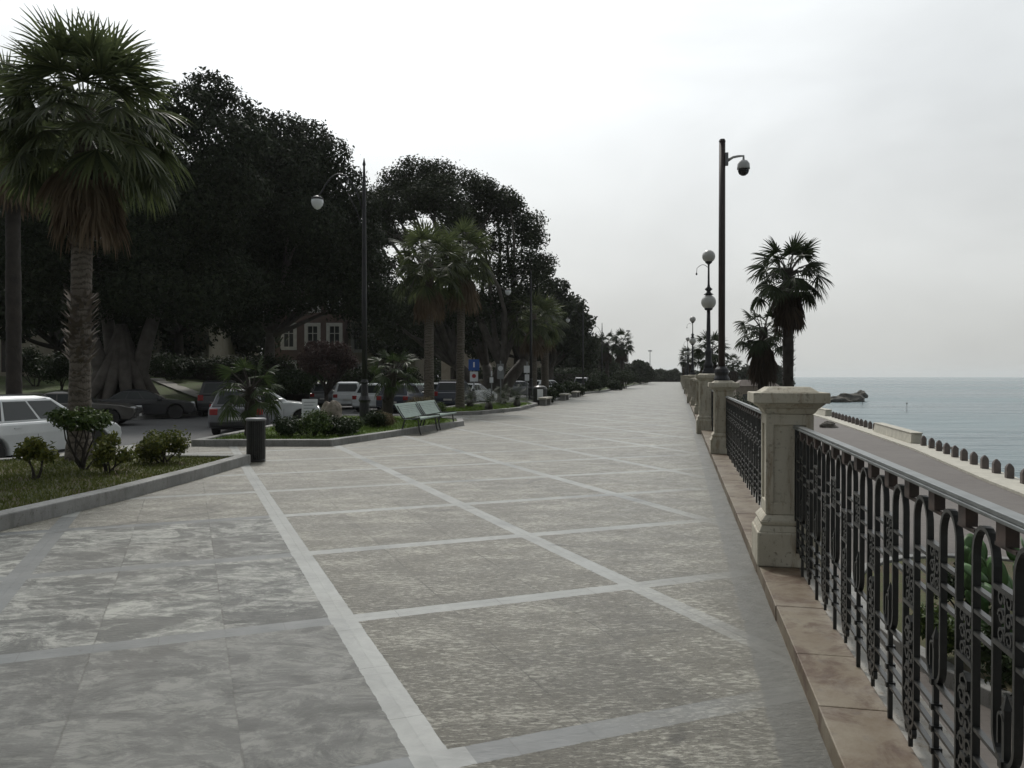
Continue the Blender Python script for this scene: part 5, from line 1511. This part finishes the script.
building('far_house', 'far cream house glimpsed between trunks past the parked cars', (gx(440,110), 112, -.1), 0, 16, 10, 7.5, 'cream', [(x, z, 1.0, 1.8) for x in (2,5,8,11,14) for z in (.9,4)], 'shutter')
t = thing('park_wall', 'low cream wall behind the dark blue cars', 'wall', (gx(430,62), 62, -.15), R(8))
MB().box(0,5.8,0,.3,0,1.35).build('wall_body', M['cream'], t); MB().box(-.05,5.85,-.05,.35,1.352,1.45).build('coping', M['paleblock'], t, bevel=.02)
t = thing('shore_house', 'low grey roofed building on the far shore below the sea wall', 'building', (gx(736,118), 118, LOW), R(-10))
MB().box(0,6,0,5,0,3.6).build('wall', M['wallstone'], t); MB().frus(-.3,6.3,-.3,5.3,3.602,4.5,1.2).build('roof', M['rooft'], t)
MB().box(1,1.9,-.03,-.002,1.2,2.4).build('window', M['pane'], t); MB().box(3.6,4.5,-.03,-.002,.0,2.1).build('door', M['shutter'], t)

# purple leaved little tree in front of the red house
big_tree('small_tree', 'small feathery bronze leaved tree in front of the red house', (gx(328,34), 34, -.05), 1.1, .12, (0,0,2.2), (1.3,1.2,1.0), 22, .42, 9000, .06, 310, mat='purple', bark='darkbark', lower=-.5, shell=.6, nlimb=10)
# park shrubs in the shade
for i, (px, d, r, h, lb) in enumerate(((35,44,1.4,2.6,'tall shade shrub left against the cream house'), (62,42,1.2,2.2,'shade shrub between cream house and giant fig'), (170,47,1.4,1.8,'shade shrub at the top of the lawn path'), (275,40,1.2,1.6,'shade shrub behind the white car by the notice board'), (300,42,1.3,1.5,'shade shrub under the bronze leaved tree'), (440,58,1.4,1.6,'shade shrub by the low cream wall'))):
    x = gx(px,d)
    bush('park_shrub', lb, (x, d, lawn_z(x,d)), r, h, 3000, .08, 320+i, 'shrubd', 'shrubs in the park shade', lumps=10)

# ------------------------------------------------------------------ planted bed on the lower road
bx, by = 11.6, 14.5
pts = [(bx+4.6*math.cos(a)*1.0, by+7.0*math.sin(a)) for a in [2*PI*i/28 for i in range(28)]]
t = thing('bed_kerb', 'pale curved kerb of the cactus bed on the lower road', 'kerb', (0,0,LOW))
V = []; Fc = []
for i,(x,y) in enumerate(pts):
    dx, dy = x-bx, y-by; k = 1-.3/math.hypot(dx,dy)
    V += [(x,y,0),(x,y,.28),(bx+dx*k,by+dy*k,.28),(bx+dx*k,by+dy*k,0)]
for i in range(28):
    j = (i+1)%28
    for k in range(3): Fc.append((i*4+k,j*4+k,j*4+k+1,i*4+k+1))
MB().add(V,Fc).build('kerb_stone', M['kerb'], t, bevel=.02)
tag(MB().prism([(bx+(x-bx)*.95, by+(y-by)*.95) for x,y in pts], LOW-.02, LOW+.22).build('bed_soil', M['lawn']), kind='structure')
def prickly(label, loc, h, seed):
    q = random.Random(seed)
    t = thing('prickly_cactus', label, 'cactus', loc, 0, 'cacti in the lower bed')
    m = MB()
    def pad(base, dirv, r, az):
        c = base + dirv*r*.95
        sx = Vector((math.cos(az), math.sin(az), 0)); nn = dirv.cross(sx).normalized()
        n = 12; V = []; Fc = []
        rings = [(.0,-1),(.6,-.8),(1,0),(.6,.8),(0,1)]
        for (f, s) in rings[1:4]:
            for k in range(n):
                a = 2*PI*k/n
                V.append(c + sx*math.cos(a)*r*.62*f*(1.0) + dirv*math.sin(a)*r*f + nn*s*r*.09)
        V.append(c - nn*r*.10); V.append(c + nn*r*.10)
        for j in range(2):
            for k in range(n):
                k2 = (k+1)%n; Fc.append((j*n+k, j*n+k2, (j+1)*n+k2, (j+1)*n+k))
        for k in range(n):
            k2 = (k+1)%n; Fc.append((k2,k,3*n)); Fc.append((2*n+k,2*n+k2,3*n+1))
        m.add(V, Fc)
        return c + dirv*r*.92
    fr = [(Vector((q.uniform(-.35,.35), q.uniform(-.35,.35), 0)), Vector((q.uniform(-.2,.2), q.uniform(-.2,.2), 1)).normalized(), .30) for _ in range(5)]
    for lev in range(int(h/.45)):
        nf = []
        for (b0, dv, r) in fr:
            az = q.uniform(0, PI); tip = pad(b0, dv, r, az)
            for _ in range(2 if q.random() < .5 and len(nf) < 9 else 1):
                nf.append((tip, (dv+Vector((q.uniform(-.6,.6), q.uniform(-.6,.6), q.uniform(0,.5)))).normalized(), r*q.uniform(.82,.98)))
        fr = nf
    m.build('pads', M['cactus'], t, smooth=True)
    MB().lathe([(.12,-.1),(.1,.25)],8).build('stem', M['darkbark'], t)
prickly('tall prickly pear cactus with upright green pads behind the near railing', (7.95, 12.7, LOW+.2), 2.3, 501)
prickly('lower prickly pear cactus at the front of the lower bed', (7.9, 11.4, LOW+.2), 2.3, 502)
prickly('prickly pear cactus deeper in the lower bed', (10.0, 13.6, LOW+.2), 1.9, 503)
for i, (x,y,r,h,lb) in enumerate(((7.5,11.6,.7,1.3,'dark bed shrub at the railing side of the lower bed'), (7.3,13.6,.7,1.0,'bed shrub at the front edge of the lower bed'), (9.4,16.5,.9,1.0,'bed shrub behind the tall prickly pear'), (14.3,12.9,.9,1.0,'bed shrub beside the seaward kerb'), (12.6,17.5,1,1.0,'bed shrub deepest in the lower bed'))):
    bush('bed_shrub', lb, (x,y,LOW+.2), r, h, 2200, .06, 520+i, 'shrub' if i%2 else 'shrubd', 'shrubs in the lower bed', lumps=9)

# ------------------------------------------------------------------ thin sea haze
hm = bpy.data.materials.new('haze_air'); hm.use_nodes = True; ht = hm.node_tree; ht.nodes.clear()
ho = ht.nodes.new('ShaderNodeOutputMaterial'); hv = ht.nodes.new('ShaderNodeVolumePrincipled')
hv.inputs['Color'].default_value = (.92,.94,.95,1); hv.inputs['Density'].default_value = .00016; hv.inputs['Anisotropy'].default_value = .3
ht.links.new(hv.outputs[0], ho.inputs['Volume'])
tag(MB().box(-3100,5100,-3100,5100,-10,30).build('haze', hm), 'thin pale sea haze over the whole place', 'haze', kind='stuff')
